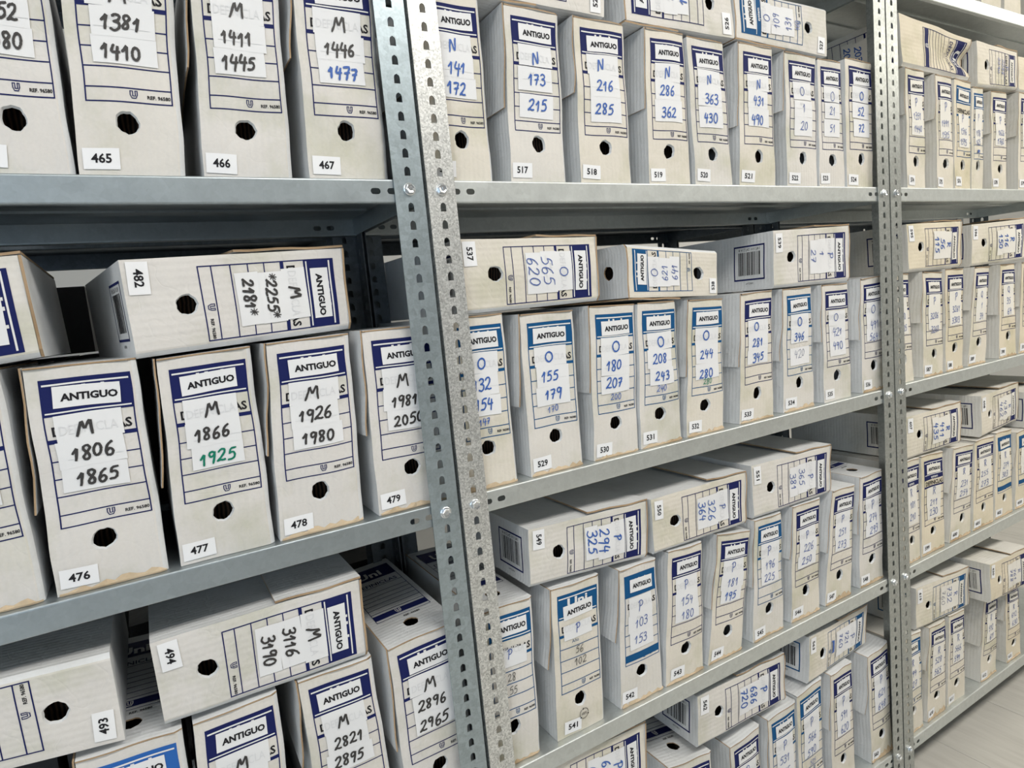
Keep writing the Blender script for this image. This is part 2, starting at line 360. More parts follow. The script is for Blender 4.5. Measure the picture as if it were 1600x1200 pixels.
def chaikin(p, n=2, closed=False):
    p = np.array(p, float)
    for _ in range(n):
        q = np.roll(p, -1, 0) if closed else p[1:]
        a = p if closed else p[:-1]
        r = np.empty((2 * len(a), 2)); r[0::2] = .75 * a + .25 * q; r[1::2] = .25 * a + .75 * q
        p = r if closed else np.vstack([p[:1], r, p[-1:]])
    return np.vstack([p, p[:1]]) if closed else p
def ell(cx, cy, rx, ry, a0=1.7, n=13):
    return [(cx + rx * math.cos(a0 + 2 * PI * 1.04 * i / n), cy + ry * math.sin(a0 + 2 * PI * 1.04 * i / n)) for i in range(n + 1)]
S_ = lambda *p: ('s', p)     # smooth stroke
K_ = lambda *p: ('k', p)     # kinked stroke
GLYPH = {
 '0': (.62, [S_(*ell(.29, .5, .25, .48))]),
 '1': (.50, [K_((.02, .55), (.14, .70), (.30, 1.0), (.28, .5), (.27, 0))]),
 '2': (.64, [S_((.05, .78), (.18, .98), (.46, 1.0), (.52, .70), (.30, .36), (.0, .02)), S_((.0, .02), (.2, .10), (.38, .02), (.60, .06))]),
 '3': (.60, [S_((.06, .90), (.22, 1.03), (.50, .95), (.46, .65), (.18, .55)), S_((.18, .55), (.50, .52), (.56, .18), (.30, -.06), (.02, .08))]),
 '4': (.62, [K_((.20, 1.0), (.10, .72), (.04, .46), (.30, .46), (.58, .50)), K_((.47, .86), (.43, .40), (.40, -.10))]),
 '5': (.62, [K_((.56, .98), (.18, .94), (.12, .56)), S_((.12, .56), (.38, .66), (.56, .38), (.42, .04), (.04, .02))]),
 '6': (.60, [S_((.46, .98), (.20, .78), (.06, .36), (.12, -.02), (.42, -.02), (.54, .28), (.34, .52), (.10, .30))]),
 '7': (.60, [K_((.04, .90), (.28, .95), (.54, .96), (.38, .52), (.26, 0)), K_((.12, .46), (.50, .52))]),
 '8': (.60, [S_((.46, .86), (.34, 1.02), (.08, .96), (.10, .66), (.42, .42), (.46, .06), (.22, -.04), (.06, .16), (.24, .46), (.48, .74), (.46, .88))]),
 '9': (.58, [S_((.46, .84), (.28, 1.02), (.04, .88), (.10, .54), (.36, .56), (.48, .92)), K_((.48, .92), (.46, .5), (.38, -.06))]),
 'M': (.92, [K_((.0, -.02), (.14, .42), (.26, .98), (.34, .62), (.42, .36), (.56, .68), (.72, 1.0), (.76, .55), (.82, .02))]),
 'N': (.72, [K_((.06, 0), (.08, .5), (.10, 1.0), (.32, .5), (.52, .04), (.54, .5), (.56, 1.0))]),
 'O': (.92, [S_(*ell(.44, .5, .39, .47, 1.3))]),
 'P': (.66, [K_((.20, .94), (.17, .5), (.14, -.02)), S_((.02, .84), (.20, 1.04), (.56, .98), (.58, .62), (.34, .46), (.17, .50))]),
 'Q': (.80, [S_(*ell(.34, .55, .27, .44, 1.3)), S_((.34, .28), (.48, .12), (.66, -.08))]),
 'R': (.70, [K_((.20, .94), (.17, .5), (.14, -.02)), S_((.02, .86), (.22, 1.04), (.56, .96), (.52, .60), (.22, .50)), K_((.24, .50), (.42, .24), (.62, -.02))]),
 '*': (.42, [K_((.0, .45), (.42, .95)), K_((.42, .45), (.0, .95)), K_((.21, .36), (.21, 1.04)), K_((-.06, .70), (.48, .70))]),
 '~': (1.5, [S_(*[(.05 + .075 * i, .15 + .7 * (i % 2)) for i in range(19)]), S_(*[(1.35 - .075 * i, .2 + .6 * (i % 2)) for i in range(17)])]),
 '<': (.8, [K_((.05, .3), (.25, .3), (.25, .75), (.32, .6)), K_((.75, .7), (.55, .7), (.55, .25), (.48, .4))]),
 ' ': (.35, []), ':': (.2, [])}
def hand(rows, rnd):
    """pen strokes for (text, cx, cy, height, pen width, slant) rows in millimetres -> flat polygons"""
    V, F = [], []
    for (s, cx, cy, h, pw, slant) in rows:
        tot = sum(GLYPH[c][0] for c in s) + .10 * (len(s) - 1); x = -tot / 2; drift = rnd.uniform(-.02, .05)
        for c in s:
            wd, strokes = GLYPH[c]; sc = rnd.uniform(.90, 1.08); dy = rnd.uniform(-.06, .06); sl = slant + rnd.uniform(-.05, .05)
            ch = 0.42 if c == '*' else 1.0
            for typ, pts in strokes:
                p = chaikin(pts, 2 if typ == 's' else 1)
                p = p + np.array([[rnd.uniform(-.012, .012), rnd.uniform(-.012, .012)] for _ in range(len(p))])
                X = (x + p[:, 0] * sc + sl * (p[:, 1] - .5)) * h + cx; Y = ((p[:, 1] - .5) * sc + dy + drift * x) * h + cy
                if c == '*': Y = Y + .0 * h
                q = np.c_[X, Y]; d = np.gradient(q, axis=0); ln = np.hypot(d[:, 0], d[:, 1]) + 1e-6
                n = np.c_[-d[:, 1], d[:, 0]] / ln[:, None]
                wv = pw * (.22 if c == '*' else .5) * np.array([rnd.uniform(.85, 1.12) for _ in range(len(q))])[:, None]
                e = (d / ln[:, None]) * pw * .32
                q[0] -= e[0]; q[-1] += e[-1]; wv[0] *= .75; wv[-1] *= .75
                b = len(V); V.extend(np.c_[q + n * wv][:].tolist()); V.extend((q - n * wv).tolist()); k = len(q)
                for i in range(k - 1): F.append((b + i, b + k + i, b + k + i + 1, b + i + 1))
            x += wd + .10
    return np.array(V).reshape(-1, 2), F

# ------------------------------------------------------------------ archive boxes
BOXD = 0.335
TOPPED = (493, 496, 497, 498, 499, 540, 548, 555)     # boxes whose printed lid is in view
class Flat:
    """flat print collected in millimetres of the nominal face, laid on the deformed face by fn(u_mm, v_mm, lift)"""
    def __init__(s): s.v = []; s.f = []; s.m = []
    def rect(s, x0, y0, x1, y1, m=0, step=6.5, jig=None):
        nx = max(1, int(abs(x1 - x0) / step)); ny = max(1, int(abs(y1 - y0) / step)); b = len(s.v)
        for j in range(ny + 1):
            for i in range(nx + 1):
                x = x0 + (x1 - x0) * i / nx; y = y0 + (y1 - y0) * j / ny
                if jig: x, y = jig(x, y)
                s.v.append((x, y))
        for j in range(ny):
            for i in range(nx):
                a = b + j * (nx + 1) + i; s.f.append((a, a + 1, a + nx + 2, a + nx + 1)); s.m.append(m)
    def text(s, t, x, y, h, wdt=None, m=0, bold=0.0, centre=False, res=2):
        v, f = text_geo(t, bold, res); v = v * h
        if wdt: v = v * np.array([wdt / v[:, 0].max(), 1.0])
        if centre: v = v - np.array([v[:, 0].max() / 2, 0])
        b = len(s.v); s.v += [(x + p[0], y + p[1]) for p in v]; s.f += [tuple(b + i for i in q) for q in f]; s.m += [m] * len(f)
    def poly(s, V, F, m=0):
        b = len(s.v); s.v += [tuple(p) for p in V]; s.f += [tuple(b + i for i in q) for q in F]; s.m += [m] * len(F)
    def build(s, name, fn, lift, mats, parent, clip=None):
        a = np.array(s.v, float)
        if clip: a[:, 0] = np.clip(a[:, 0], clip[0], clip[1])
        return link_mesh(name, fn(a[:, 0], a[:, 1], lift), s.f, mats, s.m, parent)

NW, NH = 108.0, 268.0        # nominal front face in mm
LX0, LX1, LY0, LY1 = 12.0, 100.0, 80.0, 255.0   # printed frame on it
def label_frame(f, lw=1.4, style='', nolog=False):
    """frame lines of the printed spine label (material 0 = colour)"""
    W, H = LX1 - LX0, LY1 - LY0
    Y = lambda t: LY1 - t * H
    X = lambda t: LX0 + t * W
    f.rect(LX0, LY0, LX0 + lw, LY1); f.rect(LX1 - lw, LY0, LX1, LY1); f.rect(LX0 + lw, LY0, LX1 - lw, LY0 + lw)
    hb = .30 if style == 'sys' else .245
    f.rect(LX0 + lw, Y(hb), LX1 - lw, Y(0))
    if style not in ('band', 'T'):
        f.rect(X(0), Y(.425), X(1), Y(.397))
    if style == 'T':
        f.rect(LX0 + lw, Y(.40), LX1 - lw, Y(.393))
        for t in (.50, .57, .64, .71, .78, .85): f.rect(LX0 + lw, Y(t + .004), LX1 - lw, Y(t - .003))
        f.rect(LX0, Y(.965), LX1, Y(.885))
    else:
        for t in (.545, .665, .785): f.rect(LX0 + lw, Y(t + .004), LX1 - lw, Y(t - .004))
        f.rect(LX0 + lw, Y(.91 + .004), LX1 - lw, Y(.91 - .004))
        if style == 'band': f.rect(LX0 + lw, Y(.965), LX1 - lw, Y(.885))
def logo(f, cx, cy, h, m=0):
    """small shield-like emblem built of a U with an inner U"""
    w = h * .95; t = h * .12
    o = [(-w / 2, h / 2), (-w / 2, -h * .05), (-w * .28, -h / 2), (w * .28, -h / 2), (w / 2, -h * .05), (w / 2, h / 2)]
    i_ = [(-w / 2 + t, h / 2), (-w / 2 + t, -h * .02), (-w * .22, -h / 2 + t), (w * .22, -h / 2 + t), (w / 2 - t, -h * .02), (w / 2 - t, h / 2)]
    V = [(cx + a, cy + b) for a, b in o + i_]
    f.poly(V, [(k, k + 1, k + 7, k + 6) for k in range(5)], m)
    f.rect(cx - w * .20, cy - h * .12, cx - w * .20 + t, cy + h / 2, m); f.rect(cx + w * .12, cy - h * .12, cx + w * .12 + t, cy + h / 2, m)
    f.rect(cx - w * .20, cy - h * .22, cx + w * .12 + t, cy - h * .12, m)
    f.rect(cx - w / 2, cy + h / 2 - t * .8, cx - w * .20 + t, cy + h / 2, m); f.rect(cx + w * .12, cy + h / 2 - t * .8, cx + w / 2, cy + h / 2, m)

INK = {'k': 'ink_black', 'b': 'ink_blue', 'p': 'ink_pen', 'g': 'ink_green', 'y': 'ink_grey'}
def spine_label(parent, fn, rows, num, opt, rnd, near, clip=None):
    """everything printed and stuck on a spine. rows: [(text, ink letter, pen mm)]"""
    colm = {'b': 'blue_print', 'c': 'bright_blue_print'}.get(opt.get('col'), 'navy_print')
    W, H = LX1 - LX0, LY1 - LY0
    Y = lambda t: LY1 - t * H
    X = lambda t: LX0 + t * W
    st = opt.get('style', '')
    f = Flat(); label_frame(f, 1.45, st)
    bk = 1; wh = 2
    if st == 'T':
        f.text('DEFINICLAS', X(.10), Y(.375), 11.5, W * .82, 0, .015)
        f.text('Año', X(.42), Y(.46), 6.0, None, 0, .01)
    else:
        f.text('DEFINICLAS', X(.075), Y(.375 if st != 'sys' else .385), 11.0, W * .875, 1, .03)
        if near: f.text('Año', X(.30), Y(.505), 6.0, None, 0)
        logo(f, X(.545), Y(.947), 8.6)
        f.text('REF. 96580', X(.70), Y(.968), 3.9, W * .275, 1, .03)
    f.build('printed_label', fn, 0.00035, [colm, 'black_print', 'white_print'], parent, clip)
    f = Flat()                                        # white reversed-out parts of the header
    if st not in ('band',):
        f.rect(X(.03), Y(.043), X(.97), Y(.031)); f.rect(X(.03), Y(.228), X(.97), Y(.218))
    if st == 'T' or opt.get('uni'):
        f.text('Uni', X(.24), Y(.165 if st == 'T' else .135), 20.0 if st == 'T' else 15.0 if st != 'T' else 21.0, W * .50, 0, .03)
    else:
        for a, b in ((.335, .375), (.445, .49), (.655, .695)): f.rect(X(a), Y(.10), X(b), Y(.052))
    if st == 'T':
        f2 = Flat(); logo(f2, X(.45), Y(.925), 10.0); f2.build('emblem', fn, 0.0007, 'white_print', parent, clip)
        f2 = Flat(); f2.text('system', X(.30), Y(.222), 6.5, W * .4, 0, .02); f2.build('system_lettering', fn, 0.0007, 'white_print', parent, clip)
    if st == 'sys': f.text('system', X(.36), Y(.282), 6.0, W * .34, 0, .02)
    f.build('header_lettering', fn, 0.0007, 'white_print', parent, clip)
    if st == 'T': return
    dx, dy, ra = opt.get('tdx', rnd.uniform(-2, 3)), opt.get('tdy', rnd.uniform(-1.5, 1.5)), rnd.uniform(-.03, .03)
    def jig(cx, cy, a):
        return lambda x, y: (x + (y - cy) * a, y - (x - cx) * a)
    paper = 'paper_white' if opt.get('tint', 0) < 3 else 'paper_warm_lit'
    f = Flat(); f.rect(X(.13) + dx, Y(.205) + dy, X(.86) + dx, Y(.062) + dy, 0, 6.5, jig(X(.5), Y(.135), ra))
    ts = f.build('title_sticker', fn, 0.0011, paper, parent, clip); ts['label'] = 'white sticker lettered ANTIGUO'
    f = Flat(); f.text('ANTIGUO', X(.52) + dx, Y(.160) + dy, 8.5, W * .62, 0, .042, True)
    if ra: f.v = [jig(X(.5), Y(.135), ra)(x, y) for x, y in f.v]
    f.build('title_lettering', fn, 0.0015, 'black_print', ts, clip)
    # strips of paper with the handwriting
    nr = len(rows); lay = opt.get('strips')
    if lay is None:
        lay = [(.240, .420), (.417, .600), (.597, .765)][:max(nr, 1)] if nr <= 3 else [(.240, .420), (.417, .600), (.597, .765)]
    cen = opt.get('cen', [.335, .515, .685, .835, .9])
    for k in range(max(nr, len(lay))):
        sp = None
        if k < len(lay) and lay[k]:
            t0, t1 = lay[k]; l0 = .112 + (rnd.uniform(-.006, .012) if k == 0 else rnd.uniform(-.03, .04)); l1 = .84 + rnd.uniform(-.03, .03); a = rnd.uniform(-.025, .025)
            f = Flat(); f.rect(X(l0), Y(t1), X(l1), Y(t0), 0, 6.5, jig(X(.5), Y((t0 + t1) / 2), a))
            sp = f.build('paper_strip', fn, 0.0011 + .0002 * (k % 2), paper, parent, clip)
            if near and k == 0:
                f = Flat(); f.text('DEFINICLA', X(.15), Y(.375), 11.0, W * .64, 0, .0)
                f.build('print_showing_through', fn, 0.00150, 'grey_print', sp, clip)
            if near and k == 1:
                f = Flat(); f.text('Año', X(.32), Y(.505), 6.0, None, 0)
                for t in (.545,): f.rect(X(.18), Y(t), X(.8), Y(t - .003))
                f.build('print_showing_through', fn, 0.00172, 'grey_print', sp, clip)
        if k < nr:
            txt, ink, pw = rows[k]
            h = opt.get('h', [19.0, 15.5, 15.5, 11.0, 9.0])[k]
            if len(txt) <= 3 and k in (1, 2): h *= 1.12
            wmax = W * .74 / (sum(GLYPH[c][0] for c in txt) + .10 * (len(txt) - 1) + .05); h = min(h, wmax)
            V, F = hand([(txt, X(.47) + rnd.uniform(-3, 3), Y(cen[k]) + rnd.uniform(-1.5, 1.5), h, pw, .10 if k else .05)], rnd)
            f = Flat(); f.poly(V, F); f.build('handwriting', fn, 0.0019, INK[ink], sp if sp else parent, clip)
    if num:
        x0 = opt.get('nx', rnd.uniform(2.5, 6)); y0 = rnd.uniform(4.5, 8.5); a = rnd.uniform(-.03, .05)
        wd = 36.0; hh = 23.0
        f = Flat(); f.rect(x0, y0, x0 + wd, y0 + hh, 0, 6.5, jig(x0 + wd / 2, y0 + hh / 2, a))
        ns = f.build('number_sticker', fn, 0.0011, 'sticker_white', parent)
        f = Flat(); f.text(num, x0 + wd * .5, y0 + 7.2, 10.0, 20.0 if len(num) == 3 else 7.0, 0, .024, True)
        f.v = [jig(x0 + wd / 2, y0 + hh / 2, a)(x, y) for x, y in f.v]
        f.build('number', fn, 0.0015, 'black_print', ns)

def holed_grid(us, vs, cu, cv, bu, bv, ru, rv, rnd, n4):
    """grid of (u, v) with a ragged round hole in the block of cells around (cu, cv). returns pts, faces, ring indices"""
    U = sorted(set([round(x, 5) for x in us if abs(x - cu) > bu + .004] + [round(cu - bu + 2 * bu * i / n4, 5) for i in range(n4 + 1)]))
    Vv = sorted(set([round(x, 5) for x in vs if abs(x - cv) > bv + .004] + [round(cv - bv + 2 * bv * i / n4, 5) for i in range(n4 + 1)]))
    i0 = U.index(round(cu - bu, 5)); j0 = Vv.index(round(cv - bv, 5))
    pts = []; idx = {}; faces = []
    for j, v in enumerate(Vv):
        for i, u in enumerate(U):
            if i0 < i < i0 + n4 and j0 < j < j0 + n4: continue
            idx[i, j] = len(pts); pts.append((u, v))
    for j in range(len(Vv) - 1):
        for i in range(len(U) - 1):
            if i0 <= i < i0 + n4 and j0 <= j < j0 + n4: continue
            faces.append((idx[i, j], idx[i + 1, j], idx[i + 1, j + 1], idx[i, j + 1]))
    loop = [idx[i0 + k, j0] for k in range(n4)] + [idx[i0 + n4, j0 + k] for k in range(n4)] + [idx[i0 + n4 - k, j0 + n4] for k in range(n4)] + [idx[i0, j0 + n4 - k] for k in range(n4)]
    ring = []
    ph = [rnd.uniform(0, 6) for _ in range(3)]
    for k in loop:
        u, v = pts[k]; a = math.atan2((v - cv) / bv, (u - cu) / bu)
        r = 1 + .05 * math.sin(2 * a + ph[0]) + .035 * math.sin(5 * a + ph[1]) + .03 * math.sin(9 * a + ph[2])
        ring.append(len(pts)); pts.append((cu + ru * r * math.cos(a), cv + rv * r * math.sin(a)))
    n = len(loop)
    for k in range(n): faces.append((loop[k], loop[(k + 1) % n], ring[(k + 1) % n], ring[k]))
    return pts, faces, ring, U, Vv

def archive_box(rec, rows, num, opt, label, group):
    bid, bay, lev, ori, x0, yf, z0, yaw, gl, qs = rec
    rnd = random.Random(bid * 7 + 3)
    near = bay != 'r'
    Q4 = np.array(qs).reshape(4, 2)                     # local BL, BR, TR, TL in (s, z)
    BL, BR, TR, TL = Q4
    D = opt.get('D', BOXD)
    tint = opt.get('tint', {'l': 0, 'm': 1, 'r': 3}[bay] + (1 if rnd.random() < .4 else 0)); opt['tint'] = tint  # right unit starts yellower: its warm lighting is put into the tint
    A = rnd.uniform(.4, 3.2) * .001 * opt.get('bulge', 1.0); ph = [rnd.uniform(0, 6.28) for _ in range(10)]
    cr = opt.get('crumple', 0.0)
    lo = ori != 'S'
    def Q(u, v):
        b = ((1 - u) * (1 - v))[:, None] * BL + (u * (1 - v))[:, None] * BR + (u * v)[:, None] * TR + ((1 - u) * v)[:, None] * TL
        fade = np.clip(v * 6, 0, 1) * np.clip((1 - v) * 8, 0, 1)
        j = np.c_[.0008 * np.sin(9 * v + ph[0] + 2 * u) + .00025 * np.sin(23 * v + ph[1]), .0004 * np.sin(8 * u + ph[2])]
        return b + j * fade[:, None]
    eu = (BR + TR - BL - TL); eu = eu / np.linalg.norm(eu); ev = (TL + TR - BL - BR); ev = ev / np.linalg.norm(ev)
    def yw(u, v):
        y = -A * np.sin(PI * np.clip(u, 0, 1)) * np.sin(PI * np.clip(v, 0, 1))
        y = y + .0012 * np.sin(5 * u + 7 * v + ph[3]) * np.sin(6 * v - 3 * u + ph[4])
        y = y + np.where(u > .925, ((u - .925) / .075) ** 2 * .0055, 0)
        if cr:
            d = (v - .62) / .33; y = y + cr * np.exp(-((u - .5) / .24) ** 2) * np.clip((v - .30) / .70, 0, 1) ** 1.5
            y = y + .0022 * np.sin(11 * v + 7 * u + ph[6]) * np.sin(6 * u + ph[7]) * np.clip(v * 2, 0, 1)
        return y + .0035
    def front(u, v, lift=0.0):
        u = np.asarray(u, float); v = np.asarray(v, float); q = Q(u, v)
        return np.c_[q[:, 0], yw(u, v) - lift, q[:, 1]]
    def fn(xm, ym, lift): return front(np.asarray(xm) / NW, np.asarray(ym) / NH, lift)
    root = empty('archive_box', (x0, yf, z0), label, 'box', group, yaw)

    # ---- carton: front with finger hole, sides, bottom, back
    hv = .225 + rnd.uniform(-.012, .012); hu = .49 + rnd.uniform(-.02, .02)
    wW = (np.linalg.norm(BR - BL) + np.linalg.norm(TR - TL)) / 2; hH = (np.linalg.norm(TL - BL) + np.linalg.norm(TR - BR)) / 2
    if opt.get('nohole'):
        us = np.linspace(0, 1, 15); vs_ = np.linspace(0, 1, 25)
        P = [(u, v) for v in vs_ for u in us]; F = [(j * 15 + i, j * 15 + i + 1, j * 15 + i + 16, j * 15 + i + 15) for j in range(24) for i in range(14)]; ring = []
        U, VV = list(us), list(vs_)
    else:
        P, F, ring, U, VV = holed_grid([0, .07, .14, .21, .28, .72, .78, .84, .89, .93, .95, .97, .985, 1.0],
                               [0, .03, .065, .36, .41, .46, .51, .56, .61, .66, .71, .76, .81, .86, .91, .95, 1.0], hu, hv, .17, .072, .0125 / wW, .0132 / hH, rnd, 6)
    P = np.array(P); V = front(P[:, 0], P[:, 1]).tolist(); UVs = [(p[0] * .108, p[1] * .268) for p in P]
    fm = [1 if np.mean([P[i, 0] for i in f]) > .945 else 0 for f in F]
    if ring:
        rp = P[ring]; r2 = (rp - np.array([hu, hv])) * .87 + np.array([hu, hv]); b = len(V)
        V += (front(r2[:, 0], r2[:, 1], -.0042)).tolist(); UVs += [(p[0] * .108, p[1] * .268) for p in r2]
        n = len(ring)
        for k in range(n): F.append((ring[k], ring[(k + 1) % n], b + (k + 1) % n, b + k)); fm.append(1)
    sidem = 1
    smax = min(.0035, max(0.0, gl * .35 - .001))
    def side_pts(uu, vv, ww, s0):
        """side wall point: u fixed 0 or 1"""
        q = Q(uu, vv); out = eu * (1 if uu[0] > .5 else -1)
        q = q + out[None, :] * (s0 * np.sin(PI * ww) * np.sin(PI * vv))[:, None]
        return np.c_[q[:, 0], (yw(uu, vv)) * (1 - ww) + ww * D, q[:, 1]]
    ws = [0, .03, .10, .2, .35, .5, .65, .8, .92, 1.0]
    for uu in (0.0, 1.0):
        vs_ = VV if len(VV) < 30 else VV; b = len(V); nv = len(vs_)
        vv = np.array([v for w_ in ws for v in vs_]); ww = np.array([w_ for w_ in ws for _ in vs_])
        s0 = rnd.uniform(-.003, smax)
        V += side_pts(np.full(len(vv), uu), vv, ww, s0).tolist(); UVs += [(a * D, c * .268) for a, c in zip(ww, vv)]
        for i in range(len(ws) - 1):
            for j in range(nv - 1):
                q = (b + i * nv + j, b + i * nv + j + 1, b + (i + 1) * nv + j + 1, b + (i + 1) * nv + j)
                F.append(q if uu > .5 else q[::-1]); fm.append(sidem)
    for (vv0, flip) in ((0.0, 0),):
        b = len(V); nu = len(U)
        uu = np.array([u for w_ in ws for u in U]); ww = np.array([w_ for w_ in ws for _ in U]); q = Q(uu, np.full(len(uu), vv0))
        V += np.c_[q[:, 0], yw(uu, np.full(len(uu), vv0)) * (1 - ww) + ww * D, q[:, 1]].tolist(); UVs += [(a * D, c * .108) for a, c in zip(ww, uu)]
        for i in range(len(ws) - 1):
            for j in range(nu - 1): F.append((b + i * nu + j, b + i * nu + j + 1, b + (i + 1) * nu + j + 1, b + (i + 1) * nu + j)[::-1 if not flip else 1]); fm.append(sidem)
    b = len(V); q = Q(np.array([0, 1, 1, 0.]), np.array([0, 0, 1, 1.]))
    V += [(a[0], D, a[1]) for a in q]; UVs += [(0, 0), (.1, 0), (.1, .26), (0, .26)]; F.append((b + 1, b, b + 3, b + 2)); fm.append(sidem)
    side_mat = 'card_side_warm_lit' if (bay == 'r' or tint >= 3) else 'card_side'
    link_mesh('carton', V, F, ['card_front_%d' % min(4, tint), side_mat, 'kraft'], fm, root, UVs)

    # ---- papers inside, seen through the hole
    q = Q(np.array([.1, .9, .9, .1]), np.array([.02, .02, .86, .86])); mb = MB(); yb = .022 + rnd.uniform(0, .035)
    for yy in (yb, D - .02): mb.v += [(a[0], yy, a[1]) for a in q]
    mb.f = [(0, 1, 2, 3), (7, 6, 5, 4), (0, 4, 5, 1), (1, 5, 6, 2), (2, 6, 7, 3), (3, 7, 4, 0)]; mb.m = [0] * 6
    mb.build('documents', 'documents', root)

    # ---- lid: top panel with thumb hole, and side flap with raw kraft edges
    T = .0030 if lo else .0020
    tl = .0004
    over = .0012
    raise_ = opt.get('lift', 0.0)
    wl = [0, .06, .15, .3, .5, .75, 1.0]
    def lid_pt(u, w_, t):
        q = Q(u, np.ones(len(u))); rr = raise_ * np.clip(1 - w_ * 2.2, 0, 1) * np.clip(.5 + .5 * np.sin(2.4 * u + ph[8]), 0, 1)
        q = q + ev[None, :] * (tl + t + rr)[:, None]
        y = yw(u, np.ones(len(u))) * (1 - w_) + w_ * D - over * (1 - w_)
        wav = .0012 * np.sin(7 * u + ph[9]) * np.clip(1 - w_ * 5, 0, 1)
        return np.c_[q[:, 0], y + wav, q[:, 1]]
    top_open = opt.get('tophole', bid in TOPPED or bid == 538)
    ul = [0, .08, .18, .3, .42, .58, .7, .82, .92, 1.0]
    if top_open:
        P, F, ring, UL, WL = holed_grid(ul, [0, .05, .3, .4, .55, .75, 1.0], .5, .155, .16, .06, .0125 / wW, .0132 / D, rnd, 4)
    else:
        P = [(u, w_) for w_ in wl for u in ul]; F = [(j * 10 + i, j * 10 + i + 1, j * 10 + i + 11, j * 10 + i + 10) for j in range(6) for i in range(9)]; ring = []
    P = np.array(P); n1 = len(P); o1 = np.full(n1, T); V = lid_pt(P[:, 0], P[:, 1], o1).tolist() + lid_pt(P[:, 0], P[:, 1], o1 * 0).tolist()
    UVs = [(p[1] * D, p[0] * .108) for p in P] * 2
    fm = [0] * len(F); F2 = list(F) + [tuple(n1 + i for i in f[::-1]) for f in F]; fm = fm + [0] * len(F)
    n = len(ring)
    for k in range(n): F2.append((ring[k], ring[(k + 1) % n], n1 + ring[(k + 1) % n], n1 + ring[k])); fm.append(1)
    fr = sorted([i for i in range(n1) if abs(P[i, 1]) < 1e-6], key=lambda i: P[i, 0])
    for a, b in zip(fr, fr[1:]): F2.append((n1 + a, n1 + b, b, a)); fm.append(1)
    rt = sorted([i for i in range(n1) if abs(P[i, 0] - 1) < 1e-6], key=lambda i: P[i, 1])
    for a, b in zip(rt, rt[1:]): F2.append((n1 + a, n1 + b, b, a)); fm.append(1)
    link_mesh('lid', V, F2, [side_mat, 'kraft'], fm, root, UVs)
    flap = gl > .0058 or lo
    if flap and not opt.get('noflap'):
        vf = opt.get('vf', rnd.uniform(.42, .58)); splay = min(max(0.0, gl - .0065), rnd.uniform(.001, .011)) if not lo else (rnd.uniform(.0005, .004) if ori == 'R' else .0004)
        splay = opt.get('splay', splay)
        vfl = [1.012 - (1.012 - vf) * k / 8 for k in range(9)]
        pts = [(v, w_) for w_ in wl for v in vfl]; P = np.array(pts)
        def fpt(t):
            v, w_ = P[:, 0], P[:, 1]; vc = np.clip(v, 0, 1); z = np.zeros(len(v)); q = Q(z, vc) + ev[None, :] * ((v - vc) * .26)[:, None]
            k = np.clip((1 - v) / (1 - vf), 0, 1); s = .0005 + splay * k ** 1.6 * np.clip(1.05 - w_ * 1.6, 0, 1) + (.0008 if ori == 'L' else .003 if smax > .003 else smax) * np.sin(PI * w_) * np.sin(PI * vc)
            s = s + .0006 * (1 + np.sin(20 * v + ph[7]))
            q = q - eu[None, :] * (s + t)[:, None]
            y = yw(z, vc) * (1 - w_) + w_ * D - .0006 * (1 - w_) + .0015 * np.sin(16 * v + ph[6]) * np.clip(1 - 8 * w_, 0, 1) * np.clip(k * 3, 0, 1)
            return np.c_[q[:, 0], y, q[:, 1]]
        n1 = len(P); V = fpt(T).tolist() + fpt(0.0).tolist(); nv = 9; F = []; fm = []
        for i in range(len(wl) - 1):
            for j in range(nv - 1):
                q = (i * nv + j, i * nv + j + 1, (i + 1) * nv + j + 1, (i + 1) * nv + j); F.append(q); F.append(tuple(n1 + k for k in q[::-1])); fm += [0, 2]
        for j in range(nv - 1): F.append((j + 1, j, n1 + j, n1 + j + 1)); fm.append(1)
        for i in range(len(wl) - 1):
            a, b = i * nv + nv - 1, (i + 1) * nv + nv - 1; F.append((a, b, n1 + b, n1 + a)); fm.append(1)
            a, b = i * nv, (i + 1) * nv; F.append((b, a, n1 + a, n1 + b)); fm.append(1)
        link_mesh('side_flap', V, F, [side_mat, 'kraft', side_mat], fm, root, [(p[1] * D, p[0] * .268) for p in P] * 2)
    # ---- worn kraft fold along the bottom of the front
    if (ori == 'S' and lev in 'BCD' and rnd.random() < .85) or opt.get('worn'):
        n = 15; us = np.linspace(.02, .985, n); hz = np.array([rnd.uniform(.002, .010) for _ in range(n)]) * opt.get('wornh', 1.0); hz[0] *= .3; hz[-1] *= .4
        a = front(us, np.zeros(n), .0003); b_ = front(us, hz / hH, .0004); out = np.array([rnd.uniform(.0008, .0035) for _ in range(n)])
        c = front(us, np.full(n, .0022) / hH, 0); c[:, 1] -= out; a[:, 1] -= out * .6
        V = np.vstack([a, c, b_]).tolist(); F = [(r * n + i, r * n + i + 1, (r + 1) * n + i + 1, (r + 1) * n + i) for r in range(2) for i in range(n - 1)]
        wf_ = link_mesh('worn_fold', V, F, 'worn_fold', None, root); wf_['label'] = 'frayed brown cardboard edge'
    # ---- print and stickers
    spine_label(root, fn, rows, num, opt, rnd, near, opt.get('clip'))
